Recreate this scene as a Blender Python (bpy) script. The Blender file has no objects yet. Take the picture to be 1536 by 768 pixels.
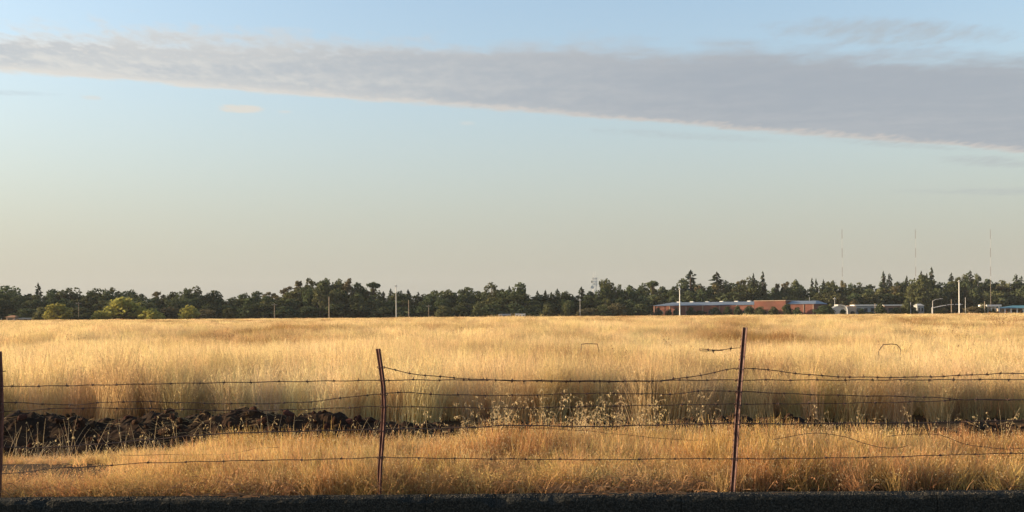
import bpy, bmesh, math, random
import numpy as np
from mathutils import Vector, Matrix

# ------------------------------------------------------------------ camera, sky, sun
F = 1600.0            # focal length in photo pixels (photo is 1536 x 768)
HY = 473.0            # principal row (true horizon)
ROLL = math.radians(0.41)
CAMH = 1.46
SUN_AZ = math.radians(86)     # to the left of the view direction
SUN_EL = math.radians(11.5)
S = bpy.context.scene
cam = bpy.data.cameras.new('camera'); camo = bpy.data.objects.new('camera', cam)
S.collection.objects.link(camo); S.camera = camo
cam.sensor_width = 36.0; cam.lens = 36.0 * F / 1536.0
cam.shift_y = (HY - 384.0) / 1536.0
cam.clip_start = 0.1; cam.clip_end = 20000
Rv = Vector((math.cos(ROLL), 0, -math.sin(ROLL))); Uv = Vector((math.sin(ROLL), 0, math.cos(ROLL)))
camo.matrix_world = Matrix(((Rv.x, Uv.x, 0, 0), (Rv.y, Uv.y, -1, 0), (Rv.z, Uv.z, 0, CAMH), (0, 0, 0, 1)))

def at(px, py, Y):
    d = Rv * ((px - 768) / F) + Uv * ((HY - py) / F)
    return Vector((d.x * Y, Y, CAMH + d.z * Y))
def gx(px, Y): return (px - 768) / F * Y

S.view_settings.view_transform = 'Standard'; S.view_settings.look = 'None'
S.view_settings.gamma = 1.0; S.view_settings.use_curve_mapping = False
S.view_settings.exposure = 1.25
W = bpy.data.worlds.new('World'); S.world = W; W.use_nodes = True
def build_world():
    nt = W.node_tree; N = nt.nodes; L = nt.links; N.clear()
    def M(op, a, b=None, c=None):
        n = N.new('ShaderNodeMath'); n.operation = op
        for i, v in enumerate((a, b, c)):
            if v is None: continue
            if isinstance(v, (int, float)): n.inputs[i].default_value = v
            else: L.new(v, n.inputs[i])
        return n.outputs[0]
    def mixc(f, a, b):
        n = N.new('ShaderNodeMix'); n.data_type = 'RGBA'
        if isinstance(f, (int, float)): n.inputs[0].default_value = f
        else: L.new(f, n.inputs[0])
        for i, v in ((6, a), (7, b)):
            if isinstance(v, tuple): n.inputs[i].default_value = (*v, 1)
            else: L.new(v, n.inputs[i])
        return n.outputs[2]
    def smooth(x, a, b):
        n = N.new('ShaderNodeMapRange'); n.interpolation_type = 'SMOOTHSTEP'
        L.new(x, n.inputs[0]); n.inputs[1].default_value = a; n.inputs[2].default_value = b
        return n.outputs[0]
    sky = N.new('ShaderNodeTexSky'); sky.sky_type = 'NISHITA'; sky.sun_disc = False
    sky.sun_elevation = SUN_EL; sky.sun_rotation = -SUN_AZ
    sky.altitude = 0; sky.air_density = 1.0; sky.dust_density = 1.6; sky.ozone_density = 1.2
    tc = N.new('ShaderNodeTexCoord')
    sp = N.new('ShaderNodeSeparateXYZ'); L.new(tc.outputs['Generated'], sp.inputs[0])
    x, y, z = sp.outputs
    zc = M('MAXIMUM', z, 0.004)
    u = M('DIVIDE', x, zc); v = M('DIVIDE', y, zc)      # where the ray meets a flat cloud deck
    # haze near the ground: dusty pale air, thicker towards the horizon on every side
    el = M('ARCSINE', M('MAXIMUM', z, 0.0))
    hz = M('POWER', 2.718, M('MULTIPLY', M('POWER', M('MULTIPLY', el, 5.0), 2.0), -1.0))
    toward = M('ADD', M('MULTIPLY', x, -0.16), 1.0)      # brighter under the sun's side
    hcol = N.new('ShaderNodeVectorMath'); hcol.operation = 'SCALE'
    hcol.inputs[0].default_value = (1.54, 1.49, 1.34); L.new(toward, hcol.inputs['Scale'])
    base = mixc(M('MULTIPLY', hz, HAZE_MIX), sky.outputs[0], hcol.outputs[0])
    # cloud band on the deck
    def noise(su, sv, detail, rough=0.55, off=0.0):
        cb = N.new('ShaderNodeCombineXYZ')
        L.new(M('MULTIPLY', u, su), cb.inputs[0]); L.new(M('MULTIPLY', v, sv), cb.inputs[1]); cb.inputs[2].default_value = off
        n = N.new('ShaderNodeTexNoise'); n.inputs['Scale'].default_value = 1.0
        n.inputs['Detail'].default_value = detail; n.inputs['Roughness'].default_value = rough
        L.new(cb.outputs[0], n.inputs['Vector']); return M('SUBTRACT', n.outputs[0], 0.5)
    n_big = noise(1.3, 2.2, 4); n_fine = noise(5.5, 5.0, 5, 0.6, 3.1); n_streak = noise(0.8, 2.6, 4, 0.55, 7.7); n_puff = noise(19.0, 8.5, 5, 0.62, 1.3)
    leftlit = smooth(u, 1.2, -2.0)                       # lit from the sun's side
    up = M('SUBTRACT', v, M('ADD', M('MULTIPLY', u, 0.135), 3.86))
    lo = M('SUBTRACT', M('ADD', M('MULTIPLY', u, 0.45), 5.27), v)
    upn = M('ADD', up, M('ADD', M('MULTIPLY', n_big, 0.5), M('ADD', M('MULTIPLY', n_fine, 0.5), M('MULTIPLY', n_puff, M('ADD', M('MULTIPLY', leftlit, 0.55), 0.1)))))
    lon = M('ADD', lo, M('ADD', M('MULTIPLY', n_big, 0.30), M('ADD', M('MULTIPLY', n_fine, 0.22), M('MULTIPLY', n_puff, 0.10))))
    m_up = smooth(upn, -0.10, 0.30); m_lo = smooth(lon, -0.03, 0.10)
    mask = M('MULTIPLY', m_up, m_lo)
    def blob(u0, v0, ru, rv, slope=0.0, k=1.0, soft=0.9):
        du = M('SUBTRACT', u, u0)
        a = M('POWER', M('ABSOLUTE', M('DIVIDE', du, ru)), 2.0)
        b = M('POWER', M('ABSOLUTE', M('DIVIDE', M('SUBTRACT', M('SUBTRACT', v, v0), M('MULTIPLY', du, slope)), rv)), 2.0)
        e = M('SUBTRACT', 1.0, M('ADD', a, b))
        return M('MULTIPLY', smooth(M('ADD', M('MULTIPLY', M('MAXIMUM', e, -3.0), 1.3), M('ADD', M('MULTIPLY', n_puff, 2.6), M('MULTIPLY', n_fine, 1.6))), -0.15, soft), k)
    bright = blob(-1.29, 5.12, 0.13, 0.12, 0.0, 0.85, 1.0)
    for a in ((-1.90, 4.83, 0.05, 0.06, 0, 0.45), (-1.10, 5.2, 0.04, 0.04, 0, 0.4), (-0.22, 5.55, 0.05, 0.07, 0, 0.3)):
        bright = M('MAXIMUM', bright, blob(*a, 1.4))
    grey = blob(1.36, 3.80, 0.50, 0.20, 0.16, 0.65, 1.8)
    for a in ((3.2, 7.1, 0.5, 0.28, 0.5, 0.6), (4.3, 8.9, 1.3, 0.34, 0.12, 0.6), (2.3, 6.35, 0.7, 0.14, 0.42, 0.45), (1.0, 5.98, 0.7, 0.16, 0.38, 0.35), (-2.3, 4.7, 0.35, 0.08, 0.2, 0.3)):
        grey = M('MAXIMUM', grey, blob(*a, 2.2))
    # sunlit rims and the shaded body of the band
    mott = M('ADD', M('MULTIPLY', n_streak, 0.9), M('ADD', M('MULTIPLY', n_fine, 0.7), M('MULTIPLY', n_puff, M('ADD', M('MULTIPLY', leftlit, 0.9), 0.25))))
    body0 = mixc(leftlit, (1.22, 1.34, 1.50), (1.80, 1.88, 1.95))
    body1 = mixc(leftlit, (1.42, 1.50, 1.61), (2.42, 2.36, 2.22))
    body = mixc(smooth(mott, -0.22, 0.38), body0, body1)
    rim_lo = M('SUBTRACT', 1.0, smooth(M('ADD', lon, M('MULTIPLY', n_puff, 0.35)), 0.04, 0.24))
    rim_up = M('MULTIPLY', M('SUBTRACT', 1.0, smooth(M('ADD', upn, M('MULTIPLY', n_puff, 0.5)), 0.0, 0.42)), M('ADD', M('MULTIPLY', leftlit, 0.8), 0.12))
    rimc = mixc(leftlit, (2.05, 1.88, 1.74), (2.70, 2.52, 2.26))
    cloud = mixc(M('MINIMUM', M('ADD', M('MULTIPLY', rim_lo, 0.8), rim_up), 1.0), body, rimc)
    c1 = mixc(M('MULTIPLY', mask, 0.90), base, cloud)
    c2 = mixc(grey, c1, (1.42, 1.52, 1.60))
    c3 = mixc(bright, c2, (2.5, 2.36, 2.12))
    bg = N.new('ShaderNodeBackground'); bg.inputs['Strength'].default_value = 0.127
    L.new(c3, bg.inputs['Color'])
    out = N.new('ShaderNodeOutputWorld'); L.new(bg.outputs[0], out.inputs['Surface'])
HAZE_MIX = 0.9
build_world()
sun = bpy.data.lights.new('sun', 'SUN'); suno = bpy.data.objects.new('sun', sun); S.collection.objects.link(suno)
sun.energy = 4.8; sun.angle = math.radians(0.6); sun.color = (1.0, 0.77, 0.48)
sdir = Vector((-math.sin(SUN_AZ) * math.cos(SUN_EL), math.cos(SUN_AZ) * math.cos(SUN_EL), math.sin(SUN_EL)))
suno.rotation_euler = sdir.to_track_quat('Z', 'Y').to_euler(); suno.location = (-60, 10, 30)
S.cycles.max_bounces = 8; S.cycles.diffuse_bounces = 6; S.cycles.transmission_bounces = 6
S.cycles.transparent_max_bounces = 4; S.cycles.volume_bounces = 0
S.cycles.use_denoising = True

# ------------------------------------------------------------------ helpers
rng = np.random.default_rng(11); random.seed(5)
C = S.collection
def tag(o, label=None, cat=None, group=None, kind=None):
    for k, v in (('label', label), ('category', cat), ('group', group), ('kind', kind)):
        if v: o[k] = v
    return o
def mesh_obj(name, verts, faces, mat=None, parent=None, mats=None, mi=None, smooth=False):
    me = bpy.data.meshes.new(name); me.from_pydata([tuple(v) for v in verts], [], [tuple(f) for f in faces])
    for m in (mats or ([mat] if mat else [])): me.materials.append(m)
    if mi is not None: me.polygons.foreach_set('material_index', np.asarray(mi, dtype=np.int32))
    if smooth: me.polygons.foreach_set('use_smooth', np.ones(len(me.polygons), dtype=bool))
    me.update()
    o = bpy.data.objects.new(name, me); C.objects.link(o)
    if parent: o.parent = parent
    return o
def thing(name, loc=(0, 0, 0), rotz=0.0, label=None, cat=None, group=None):
    o = bpy.data.objects.new(name, None); C.objects.link(o); o.location = loc; o.rotation_euler = (0, 0, rotz)
    o.empty_display_size = 0.2
    return tag(o, label, cat, group)
def copy_tree(o, parent=None):
    c = o.copy(); C.objects.link(c); c.parent = parent
    for ch in list(o.children): copy_tree(ch, c)
    return c
class MB:
    def __init__(s): s.v = []; s.f = []
    def add(s, v, f):
        n = len(s.v); s.v += [tuple(p) for p in v]; s.f += [tuple(i + n for i in q) for q in f]; return s
    def box(s, x0, x1, y0, y1, z0, z1):
        return s.add([(x0, y0, z0), (x1, y0, z0), (x1, y1, z0), (x0, y1, z0), (x0, y0, z1), (x1, y0, z1), (x1, y1, z1), (x0, y1, z1)],
                     [(0, 3, 2, 1), (4, 5, 6, 7), (0, 1, 5, 4), (1, 2, 6, 5), (2, 3, 7, 6), (3, 0, 4, 7)])
    def tube(s, pts, rad, n=6, cap=True):
        pts = [Vector(p) for p in pts]; R = rad if isinstance(rad, (list, tuple)) else [rad] * len(pts)
        vs = []; fs = []
        for i, p in enumerate(pts):
            d = (pts[min(i + 1, len(pts) - 1)] - pts[max(i - 1, 0)]).normalized()
            a = d.cross(Vector((0, 0, 1)))
            if a.length < 1e-3: a = d.cross(Vector((0, 1, 0)))
            a.normalize(); b = a.cross(d).normalized()
            for k in range(n):
                t = 2 * math.pi * k / n; vs.append(p + (a * math.cos(t) + b * math.sin(t)) * R[i])
        for i in range(len(pts) - 1):
            for k in range(n):
                k2 = (k + 1) % n; fs.append((i * n + k, i * n + k2, (i + 1) * n + k2, (i + 1) * n + k))
        if cap: fs += [tuple(range(n - 1, -1, -1)), tuple((len(pts) - 1) * n + k for k in range(n))]
        return s.add(vs, fs)
    def build(s, name, mat, parent=None, smooth=False): return mesh_obj(name, s.v, s.f, mat, parent, smooth=smooth)

def hash2(ix, iy, seed):
    h = (ix.astype(np.int64) * 374761393 + iy.astype(np.int64) * 668265263 + seed * 1442695041) & 0xFFFFFFFF
    h = ((h ^ (h >> 13)) * 1274126177) & 0xFFFFFFFF
    return ((h ^ (h >> 16)) & 0xFFFFFF) / float(0xFFFFFF)
def vnoise(x, y, seed=0):
    x = np.asarray(x, float); y = np.asarray(y, float)
    ix = np.floor(x); iy = np.floor(y); fx = x - ix; fy = y - iy
    fx = fx * fx * (3 - 2 * fx); fy = fy * fy * (3 - 2 * fy)
    a = hash2(ix, iy, seed); b = hash2(ix + 1, iy, seed); c = hash2(ix, iy + 1, seed); d = hash2(ix + 1, iy + 1, seed)
    return (a * (1 - fx) + b * fx) * (1 - fy) + (c * (1 - fx) + d * fx) * fy
def fbm(x, y, seed=0, oct=4):
    t = 0; a = 0.5
    for k in range(oct): t = t + a * (vnoise(np.asarray(x) * 2 ** k, np.asarray(y) * 2 ** k, seed + k) - 0.5); a *= 0.5
    return t
def sstep(x, a, b):
    t = np.clip((np.asarray(x, float) - a) / (b - a), 0, 1); return t * t * (3 - 2 * t)

# ------------------------------------------------------------------ materials
def material(name, c1, c2=None, scale=4.0, rough=0.8, spec=0.2, trans=0.0, bump=0.0, rnd=0.0, metal=0.0, detail=4, world=False, c3=None, scale3=0.05, stretch=None):
    m = bpy.data.materials.new(name); m.use_nodes = True; nt = m.node_tree; N = nt.nodes; L = nt.links; N.clear()
    out = N.new('ShaderNodeOutputMaterial')
    geo = N.new('ShaderNodeNewGeometry'); tc = N.new('ShaderNodeTexCoord')
    vec = geo.outputs['Position'] if world else tc.outputs['Object']
    if stretch:
        mp = N.new('ShaderNodeMapping'); mp.inputs['Scale'].default_value = stretch; L.new(vec, mp.inputs['Vector']); vec = mp.outputs[0]
    no = N.new('ShaderNodeTexNoise'); no.inputs['Scale'].default_value = scale; no.inputs['Detail'].default_value = detail
    L.new(vec, no.inputs['Vector'])
    rp = N.new('ShaderNodeMapRange'); L.new(no.outputs[0], rp.inputs[0]); rp.inputs[1].default_value = 0.33; rp.inputs[2].default_value = 0.67
    mx = N.new('ShaderNodeMix'); mx.data_type = 'RGBA'
    mx.inputs[6].default_value = (*c1, 1); mx.inputs[7].default_value = (*(c2 or c1), 1); L.new(rp.outputs[0], mx.inputs[0])
    col = mx.outputs[2]
    if c3:
        n3 = N.new('ShaderNodeTexNoise'); n3.inputs['Scale'].default_value = scale3; n3.inputs['Detail'].default_value = 3; L.new(vec, n3.inputs['Vector'])
        r3 = N.new('ShaderNodeMapRange'); L.new(n3.outputs[0], r3.inputs[0]); r3.inputs[1].default_value = 0.46; r3.inputs[2].default_value = 0.66
        m3 = N.new('ShaderNodeMix'); m3.data_type = 'RGBA'; L.new(r3.outputs[0], m3.inputs[0]); L.new(col, m3.inputs[6]); m3.inputs[7].default_value = (*c3, 1)
        col = m3.outputs[2]
    if rnd:
        oi = N.new('ShaderNodeObjectInfo'); hs = N.new('ShaderNodeHueSaturation'); L.new(col, hs.inputs['Color'])
        r1 = N.new('ShaderNodeMapRange'); L.new(oi.outputs['Random'], r1.inputs[0]); r1.inputs[3].default_value = 1 - rnd; r1.inputs[4].default_value = 1 + rnd
        L.new(r1.outputs[0], hs.inputs['Value'])
        r2 = N.new('ShaderNodeMath'); r2.operation = 'FRACT'; mu = N.new('ShaderNodeMath'); mu.operation = 'MULTIPLY'; mu.inputs[1].default_value = 7.31
        L.new(oi.outputs['Random'], mu.inputs[0]); L.new(mu.outputs[0], r2.inputs[0])
        r4 = N.new('ShaderNodeMapRange'); L.new(r2.outputs[0], r4.inputs[0]); r4.inputs[3].default_value = 0.5 - rnd * 0.06; r4.inputs[4].default_value = 0.5 + rnd * 0.06
        L.new(r4.outputs[0], hs.inputs['Hue']); col = hs.outputs[0]
    if trans:
        df = N.new('ShaderNodeBsdfDiffuse'); tr = N.new('ShaderNodeBsdfTranslucent'); ms = N.new('ShaderNodeMixShader'); ms.inputs[0].default_value = trans
        L.new(col, df.inputs[0]); L.new(col, tr.inputs[0]); L.new(df.outputs[0], ms.inputs[1]); L.new(tr.outputs[0], ms.inputs[2]); sh = ms.outputs[0]
    else:
        b = N.new('ShaderNodeBsdfPrincipled'); L.new(col, b.inputs['Base Color']); b.inputs['Roughness'].default_value = rough
        b.inputs['Specular IOR Level'].default_value = spec; b.inputs['Metallic'].default_value = metal
        if bump:
            bp = N.new('ShaderNodeBump'); bp.inputs['Strength'].default_value = bump; bp.inputs['Distance'].default_value = 0.02
            L.new(no.outputs[0], bp.inputs['Height']); L.new(bp.outputs[0], b.inputs['Normal'])
        sh = b.outputs[0]
    L.new(sh, out.inputs['Surface']); return m
MT = {}
MT['field_grass'] = material('dry_field_grass', (0.67, 0.485, 0.225), (0.74, 0.58, 0.325), 0.5, trans=0.48, rnd=0.34, world=True, c3=(0.33, 0.19, 0.075), scale3=0.13, stretch=(1.0, 0.5, 0.2))  # brown bands: mixed grass growth, plus slope shading painted into the colour
MT['oat'] = material('pale_oat_husk', (0.66, 0.53, 0.31), (0.56, 0.42, 0.22), 2.0, trans=0.4, rnd=0.12, world=True)
MT['field_head'] = material('field_seed_head', (0.76, 0.60, 0.335), (0.69, 0.515, 0.265), 0.5, trans=0.48, rnd=0.2, world=True, c3=(0.38, 0.23, 0.095), scale3=0.13, stretch=(1.0, 0.5, 0.2))  # heads repeat the grass bands, painted slope shade included
MT['verge_grass'] = material('dry_verge_grass', (0.54, 0.33, 0.12), (0.64, 0.44, 0.20), 1.1, trans=0.36, rnd=0.40, world=True, c3=(0.36, 0.175, 0.065), scale3=0.8, stretch=(0.6, 0.6, 0.3))
MT['straw'] = material('bleached_straw', (0.42, 0.30, 0.16), (0.55, 0.42, 0.26), 3.0, trans=0.3, world=True)
MT['old_straw'] = material('soiled_old_straw', (0.10, 0.068, 0.036), (0.30, 0.21, 0.115), 2.5, trans=0.2, world=True, detail=6)
MT['brown_weed'] = material('brown_dead_weed', (0.20, 0.10, 0.05), (0.36, 0.21, 0.11), 9.0, trans=0.25, world=True)
MT['field_soil'] = material('straw_littered_soil', (0.095, 0.058, 0.028), (0.05, 0.03, 0.017), 3.0, rough=0.95, spec=0.05, world=True, bump=0.3)
MT['soil'] = material('turned_dark_soil', (0.017, 0.011, 0.0075), (0.044, 0.025, 0.015), 3.2, rough=0.95, spec=0.05, bump=1.0, world=True, detail=8)
MT['clod'] = material('red_brown_clod', (0.028, 0.016, 0.010), (0.075, 0.036, 0.022), 5.0, rough=0.95, spec=0.05, bump=0.8, rnd=0.35)
MT['asphalt'] = material('asphalt', (0.032, 0.032, 0.033), (0.05, 0.049, 0.047), 60.0, rough=0.9, spec=0.2, bump=0.5, world=True)
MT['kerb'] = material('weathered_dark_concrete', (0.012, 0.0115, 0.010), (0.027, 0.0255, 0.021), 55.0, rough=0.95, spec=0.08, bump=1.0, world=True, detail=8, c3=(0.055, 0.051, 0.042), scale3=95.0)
MT['rust'] = material('rusty_red_oxide_steel', (0.075, 0.026, 0.019), (0.14, 0.055, 0.038), 30.0, rough=0.6, spec=0.35, bump=0.3)
MT['wire'] = material('rusted_wire', (0.060, 0.034, 0.026), (0.10, 0.058, 0.04), 40.0, rough=0.7, spec=0.3)
MT['bark'] = material('grey_brown_bark', (0.10, 0.075, 0.055), (0.055, 0.042, 0.032), 3.0, rough=0.95)
MT['pale_bark'] = material('pale_bark', (0.17, 0.145, 0.11), (0.11, 0.095, 0.075), 3.0, rough=0.95)
MT['leaf_dark'] = material('dark_leaves', (0.052, 0.068, 0.034), (0.075, 0.088, 0.044), 0.6, trans=0.25, rnd=0.3)
MT['leaf_olive'] = material('olive_leaves', (0.080, 0.088, 0.040), (0.110, 0.110, 0.052), 0.6, trans=0.25, rnd=0.25)
MT['leaf_brown'] = material('brownish_leaves', (0.105, 0.085, 0.045), (0.13, 0.11, 0.06), 0.6, trans=0.2, rnd=0.2)
MT['leaf_yellow'] = material('yellow_green_leaves', (0.24, 0.225, 0.055), (0.31, 0.275, 0.075), 0.7, trans=0.36, rnd=0.15)
MT['needle'] = material('conifer_needles', (0.042, 0.056, 0.036), (0.060, 0.072, 0.044), 0.8, trans=0.1, rnd=0.25)
MT['brick'] = material('red_brick_wall', (0.19, 0.077, 0.056), (0.15, 0.060, 0.044), 0.4, rough=0.9, c3=(0.125, 0.056, 0.043), scale3=0.15)
MT['metal_roof'] = material('blue_grey_metal_roof', (0.12, 0.145, 0.18), (0.165, 0.19, 0.225), 0.5, rough=0.6, spec=0.3)
MT['white'] = material('white_paint', (0.74, 0.72, 0.68), (0.64, 0.62, 0.58), 0.8, rough=0.7)
MT['tan'] = material('tan_stucco', (0.45, 0.33, 0.24), (0.38, 0.28, 0.21), 0.7, rough=0.9)
MT['grey_wall'] = material('grey_wall', (0.30, 0.31, 0.31), (0.22, 0.23, 0.24), 0.5, rough=0.85)
MT['brown_wall'] = material('brown_wall', (0.19, 0.12, 0.09), (0.24, 0.16, 0.12), 0.5, rough=0.85)
MT['dark'] = material('dark_opening', (0.02, 0.02, 0.02), (0.03, 0.03, 0.03), 1.0, rough=0.4)
MT['glass'] = material('dark_window_glass', (0.03, 0.035, 0.04), (0.04, 0.045, 0.05), 1.0, rough=0.15, spec=0.6)
MT['teal'] = material('teal_metal_roof', (0.05, 0.15, 0.17), (0.07, 0.19, 0.21), 0.6, rough=0.5, spec=0.4)
MT['galv'] = material('galvanised_steel', (0.42, 0.41, 0.39), (0.50, 0.49, 0.46), 1.0, rough=0.55, spec=0.4)
MT['wood_pole'] = material('weathered_pole_wood', (0.22, 0.17, 0.12), (0.30, 0.24, 0.18), 1.0, rough=0.95)
MT['mast_red'] = material('mast_red_paint', (0.10, 0.05, 0.045), (0.12, 0.06, 0.05), 1.0)
MT['mast_white'] = material('mast_white_paint', (0.30, 0.30, 0.29), (0.36, 0.36, 0.35), 1.0)
MT['tile_roof'] = material('orange_tile_roof', (0.36, 0.19, 0.10), (0.30, 0.15, 0.08), 2.0, rough=0.9)
MT['lamp_red'] = material('signal_housing_black', (0.02, 0.02, 0.02), (0.03, 0.03, 0.03), 1.0)

# ------------------------------------------------------------------ terrain
FIELD0 = 13.9         # where the tall stand begins
def ground_z(x, y):
    x = np.asarray(x, float); y = np.asarray(y, float)
    amp = sstep(y, 15, 45) * (1 - 0.55 * sstep(y, 150, 420)) * (1 - sstep(y, 420, 450))
    z = amp * (1.3 * fbm(x * 0.025 + 3.3, y * 0.034, 5, 3) + 0.8 * fbm(x * 0.10, y * 0.10 + 9, 8, 2))
    z = z + 0.06 * fbm(x * 0.8, y * 0.8, 21, 3) * (1 - sstep(y, 16, 40)) * sstep(y, 8.5, 9.2)
    z = z - 0.10 * sstep(y, 10.6, 11.5) * (1 - sstep(y, 13.2, 13.9))
    return z
def ground():
    ys = np.concatenate([np.linspace(8.47, 16, 60)[:-1], np.geomspace(16, 460, 150)[:-1], np.geomspace(460, 3000, 20)])
    us = np.linspace(-1, 1, 141)
    Y, U = np.meshgrid(ys, us, indexing='ij'); X = U * (22 + 1.15 * Y)
    Z = ground_z(X, Y)
    v = np.stack([X, Y, Z], -1).reshape(-1, 3); n = len(us); f = []
    for i in range(len(ys) - 1):
        for j in range(n - 1): a = i * n + j; f.append((a, a + 1, a + n + 1, a + n))
    tag(mesh_obj('field_ground', v, f, MT['field_soil'], smooth=True), kind='structure')
    m = MB(); m.add([(-60, -40, -0.125), (60, -40, -0.125), (60, 8.31, -0.125), (-60, 8.31, -0.125)], [(0, 1, 2, 3)])
    tag(m.build('road', MT['asphalt']), kind='structure')
ground()

def kerb():
    root = thing('kerb', (0, 0, 0)); tag(root, kind='structure')
    # joints read off the photo: about 2.1 m apart
    Yk = 8.30; L0 = 384 / F * Yk; x0 = gx(636, Yk) - 4 * L0
    for i in range(9):
        xa = x0 + i * L0 + 0.003; xb = xa + L0 - 0.006
        nx = 46; prof = [(0.0, -0.16), (0.0, 0.012), (0.012, 0.034), (0.035, 0.042), (0.16, 0.046), (0.175, 0.03), (0.175, -0.16)]
        v = []; f = []
        for a in range(nx + 1):
            x = xa + (xb - xa) * a / nx
            for k, (py, pz) in enumerate(prof):
                rough = 1.0 if k in (1, 2, 3) else 0.35
                chip = max(0.0, float(fbm(x * 6, k * 0.3 + 4, 71, 3)) - 0.05) * 0.22 * (k in (1, 2, 3)) * (1.6 if x < 1 else 0.5)
                dz = (float(fbm(x * 14, k, 33, 3)) * 0.020 * rough) - chip
                dy = float(fbm(x * 11, k + 9, 37, 3)) * 0.018 * rough
                v.append((x, Yk + py + dy, pz + (dz if k not in (0, 6) else 0)))
        np_ = len(prof)
        for a in range(nx):
            for k in range(np_ - 1): q = a * np_ + k; f.append((q, q + np_, q + np_ + 1, q + 1))
        f.append(tuple(range(np_))); f.append(tuple(nx * np_ + k for k in reversed(range(np_))))
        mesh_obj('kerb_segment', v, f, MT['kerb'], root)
kerb()
MT['grit'] = material('pale_grit', (0.22, 0.18, 0.13), (0.10, 0.085, 0.065), 200.0, rough=0.95, spec=0.05, world=True)
def grit():
    m = MB()
    for i in range(1500):
        x = random.uniform(-4.8, 4.8); y = 8.315 + 0.14 * random.random() ** 1.6; r = random.uniform(.0018, .0055); z = .044 + r * .4 + (-.004 if y < 8.335 else 0)
        q = [(x + r * random.uniform(.7, 1.4) * a, y + r * random.uniform(.7, 1.3) * b, z + r * random.uniform(.6, 1.1) * c) for a, b, c in ((1, 0, 0), (-1, 0, 0), (0, 1, 0), (0, -1, 0), (0, 0, 1), (0, 0, -1))]
        m.add(q, [(0, 2, 4), (2, 1, 4), (1, 3, 4), (3, 0, 4), (2, 0, 5), (1, 2, 5), (3, 1, 5), (0, 3, 5)])
    tag(m.build('grit', MT['grit']), 'pale grit and crumbs lying on top of the kerb', 'grit', kind='stuff')
grit()

# ------------------------------------------------------------------ grass clumps (instanced by geometry nodes)
def blade(V, Fc, Mi, base, h, w, az, lean, curve, seg, mi=0, face=None):
    t = np.linspace(0, 1, seg + 1)
    dx, dy = math.cos(az), math.sin(az); fa = face if face is not None else random.uniform(0, math.pi)
    sx, sy = math.cos(fa), math.sin(fa); n0 = len(V)
    P = []
    for k in t:
        off = (lean * k + curve * k * k) * h; zz = h * k * (1 - 0.35 * min(1.0, abs(curve)) * k)
        p = (base[0] + dx * off, base[1] + dy * off, base[2] + zz); P.append(p)
        ww = w * (1 - 0.75 * k) * 0.5
        V.append((p[0] - sx * ww, p[1] - sy * ww, p[2])); V.append((p[0] + sx * ww, p[1] + sy * ww, p[2]))
    for i in range(seg): a = n0 + 2 * i; Fc.append((a, a + 1, a + 3, a + 2)); Mi.append(mi)
    return P
def spikelet(V, Fc, Mi, p, l, w, mi=1, down=0.6):
    az = random.uniform(0, 6.28); fa = random.uniform(0, 3.14); d = Vector((math.cos(az) * (1 - down), math.sin(az) * (1 - down), -down + random.uniform(-.3, .5))).normalized()
    s = Vector((math.cos(fa), math.sin(fa), 0)); p = Vector(p); n0 = len(V)
    for q in (p, p + d * l * .45 + s * w * .5, p + d * l, p + d * l * .45 - s * w * .5): V.append(tuple(q))
    Fc.append((n0, n0 + 1, n0 + 2, n0 + 3)); Mi.append(mi)
clump_col = {}
def clump_set(key, nvar, n, rad, h0, h1, w, mats, heads=0.0, hl=0.02, hw=0.008, nh=6, seg=3, lean=0.18, curve=0.35, hspread=0.05):
    col = bpy.data.collections.new('clump_' + key)
    for q in range(nvar):
        V, Fc, Mi = [], [], []
        for i in range(n):
            r = rad * math.sqrt(random.random()); a = random.uniform(0, 6.283)
            h = random.uniform(h0, h1) * (1 - 0.3 * (r / rad) ** 2)
            if random.random() < 0.12: h *= 0.5
            P = blade(V, Fc, Mi, (r * math.cos(a), r * math.sin(a), -0.03), h, w * random.uniform(.7, 1.3), random.uniform(0, 6.283), random.uniform(0, lean), random.uniform(0, curve), seg)
            if random.random() < heads:
                for k in range(nh):
                    t = random.uniform(0.68, 1.0) * seg; i0 = min(seg - 1, int(t)); fr = t - i0
                    p = [P[i0][j] * (1 - fr) + P[i0 + 1][j] * fr for j in range(3)]
                    p = (p[0] + random.gauss(0, hspread), p[1] + random.gauss(0, hspread), p[2])
                    spikelet(V, Fc, Mi, p, hl * random.uniform(.7, 1.3), hw * random.uniform(.7, 1.3))
        me = bpy.data.meshes.new('grass_clump'); me.from_pydata(V, [], Fc)
        for m in mats: me.materials.append(m)
        me.polygons.foreach_set('material_index', np.array(Mi, dtype=np.int32)); me.update()
        col.objects.link(bpy.data.objects.new('grass_clump_' + key + str(q), me))
    clump_col[key] = (col, nvar)
MT['fuzz'] = material('rusty_dry_weed', (0.46, 0.25, 0.09), (0.56, 0.36, 0.15), 1.4, trans=0.35, rnd=0.4, world=True)
FM = [MT['field_grass'], MT['field_head']]; VM = [MT['verge_grass'], MT['oat']]
clump_set('near', 8, 90, 0.17, 0.62, 0.98, 0.0075, FM, heads=0.4, hl=0.026, hw=0.010, nh=6, lean=0.12, curve=0.3, hspread=0.03)
clump_set('mid', 5, 130, 0.60, 0.60, 0.98, 0.014, FM, heads=0.45, hl=0.045, hw=0.018, nh=4, seg=2, hspread=0.05)
clump_set('far', 5, 150, 1.7, 0.55, 0.92, 0.05, FM, heads=0.3, hl=0.10, hw=0.05, nh=3, seg=2, hspread=0.08)
clump_set('verge', 8, 40, 0.075, 0.20, 0.42, 0.0056, VM, heads=0.16, hl=0.016, hw=0.007, nh=4, lean=0.22, curve=0.5, hspread=0.02)
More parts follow.
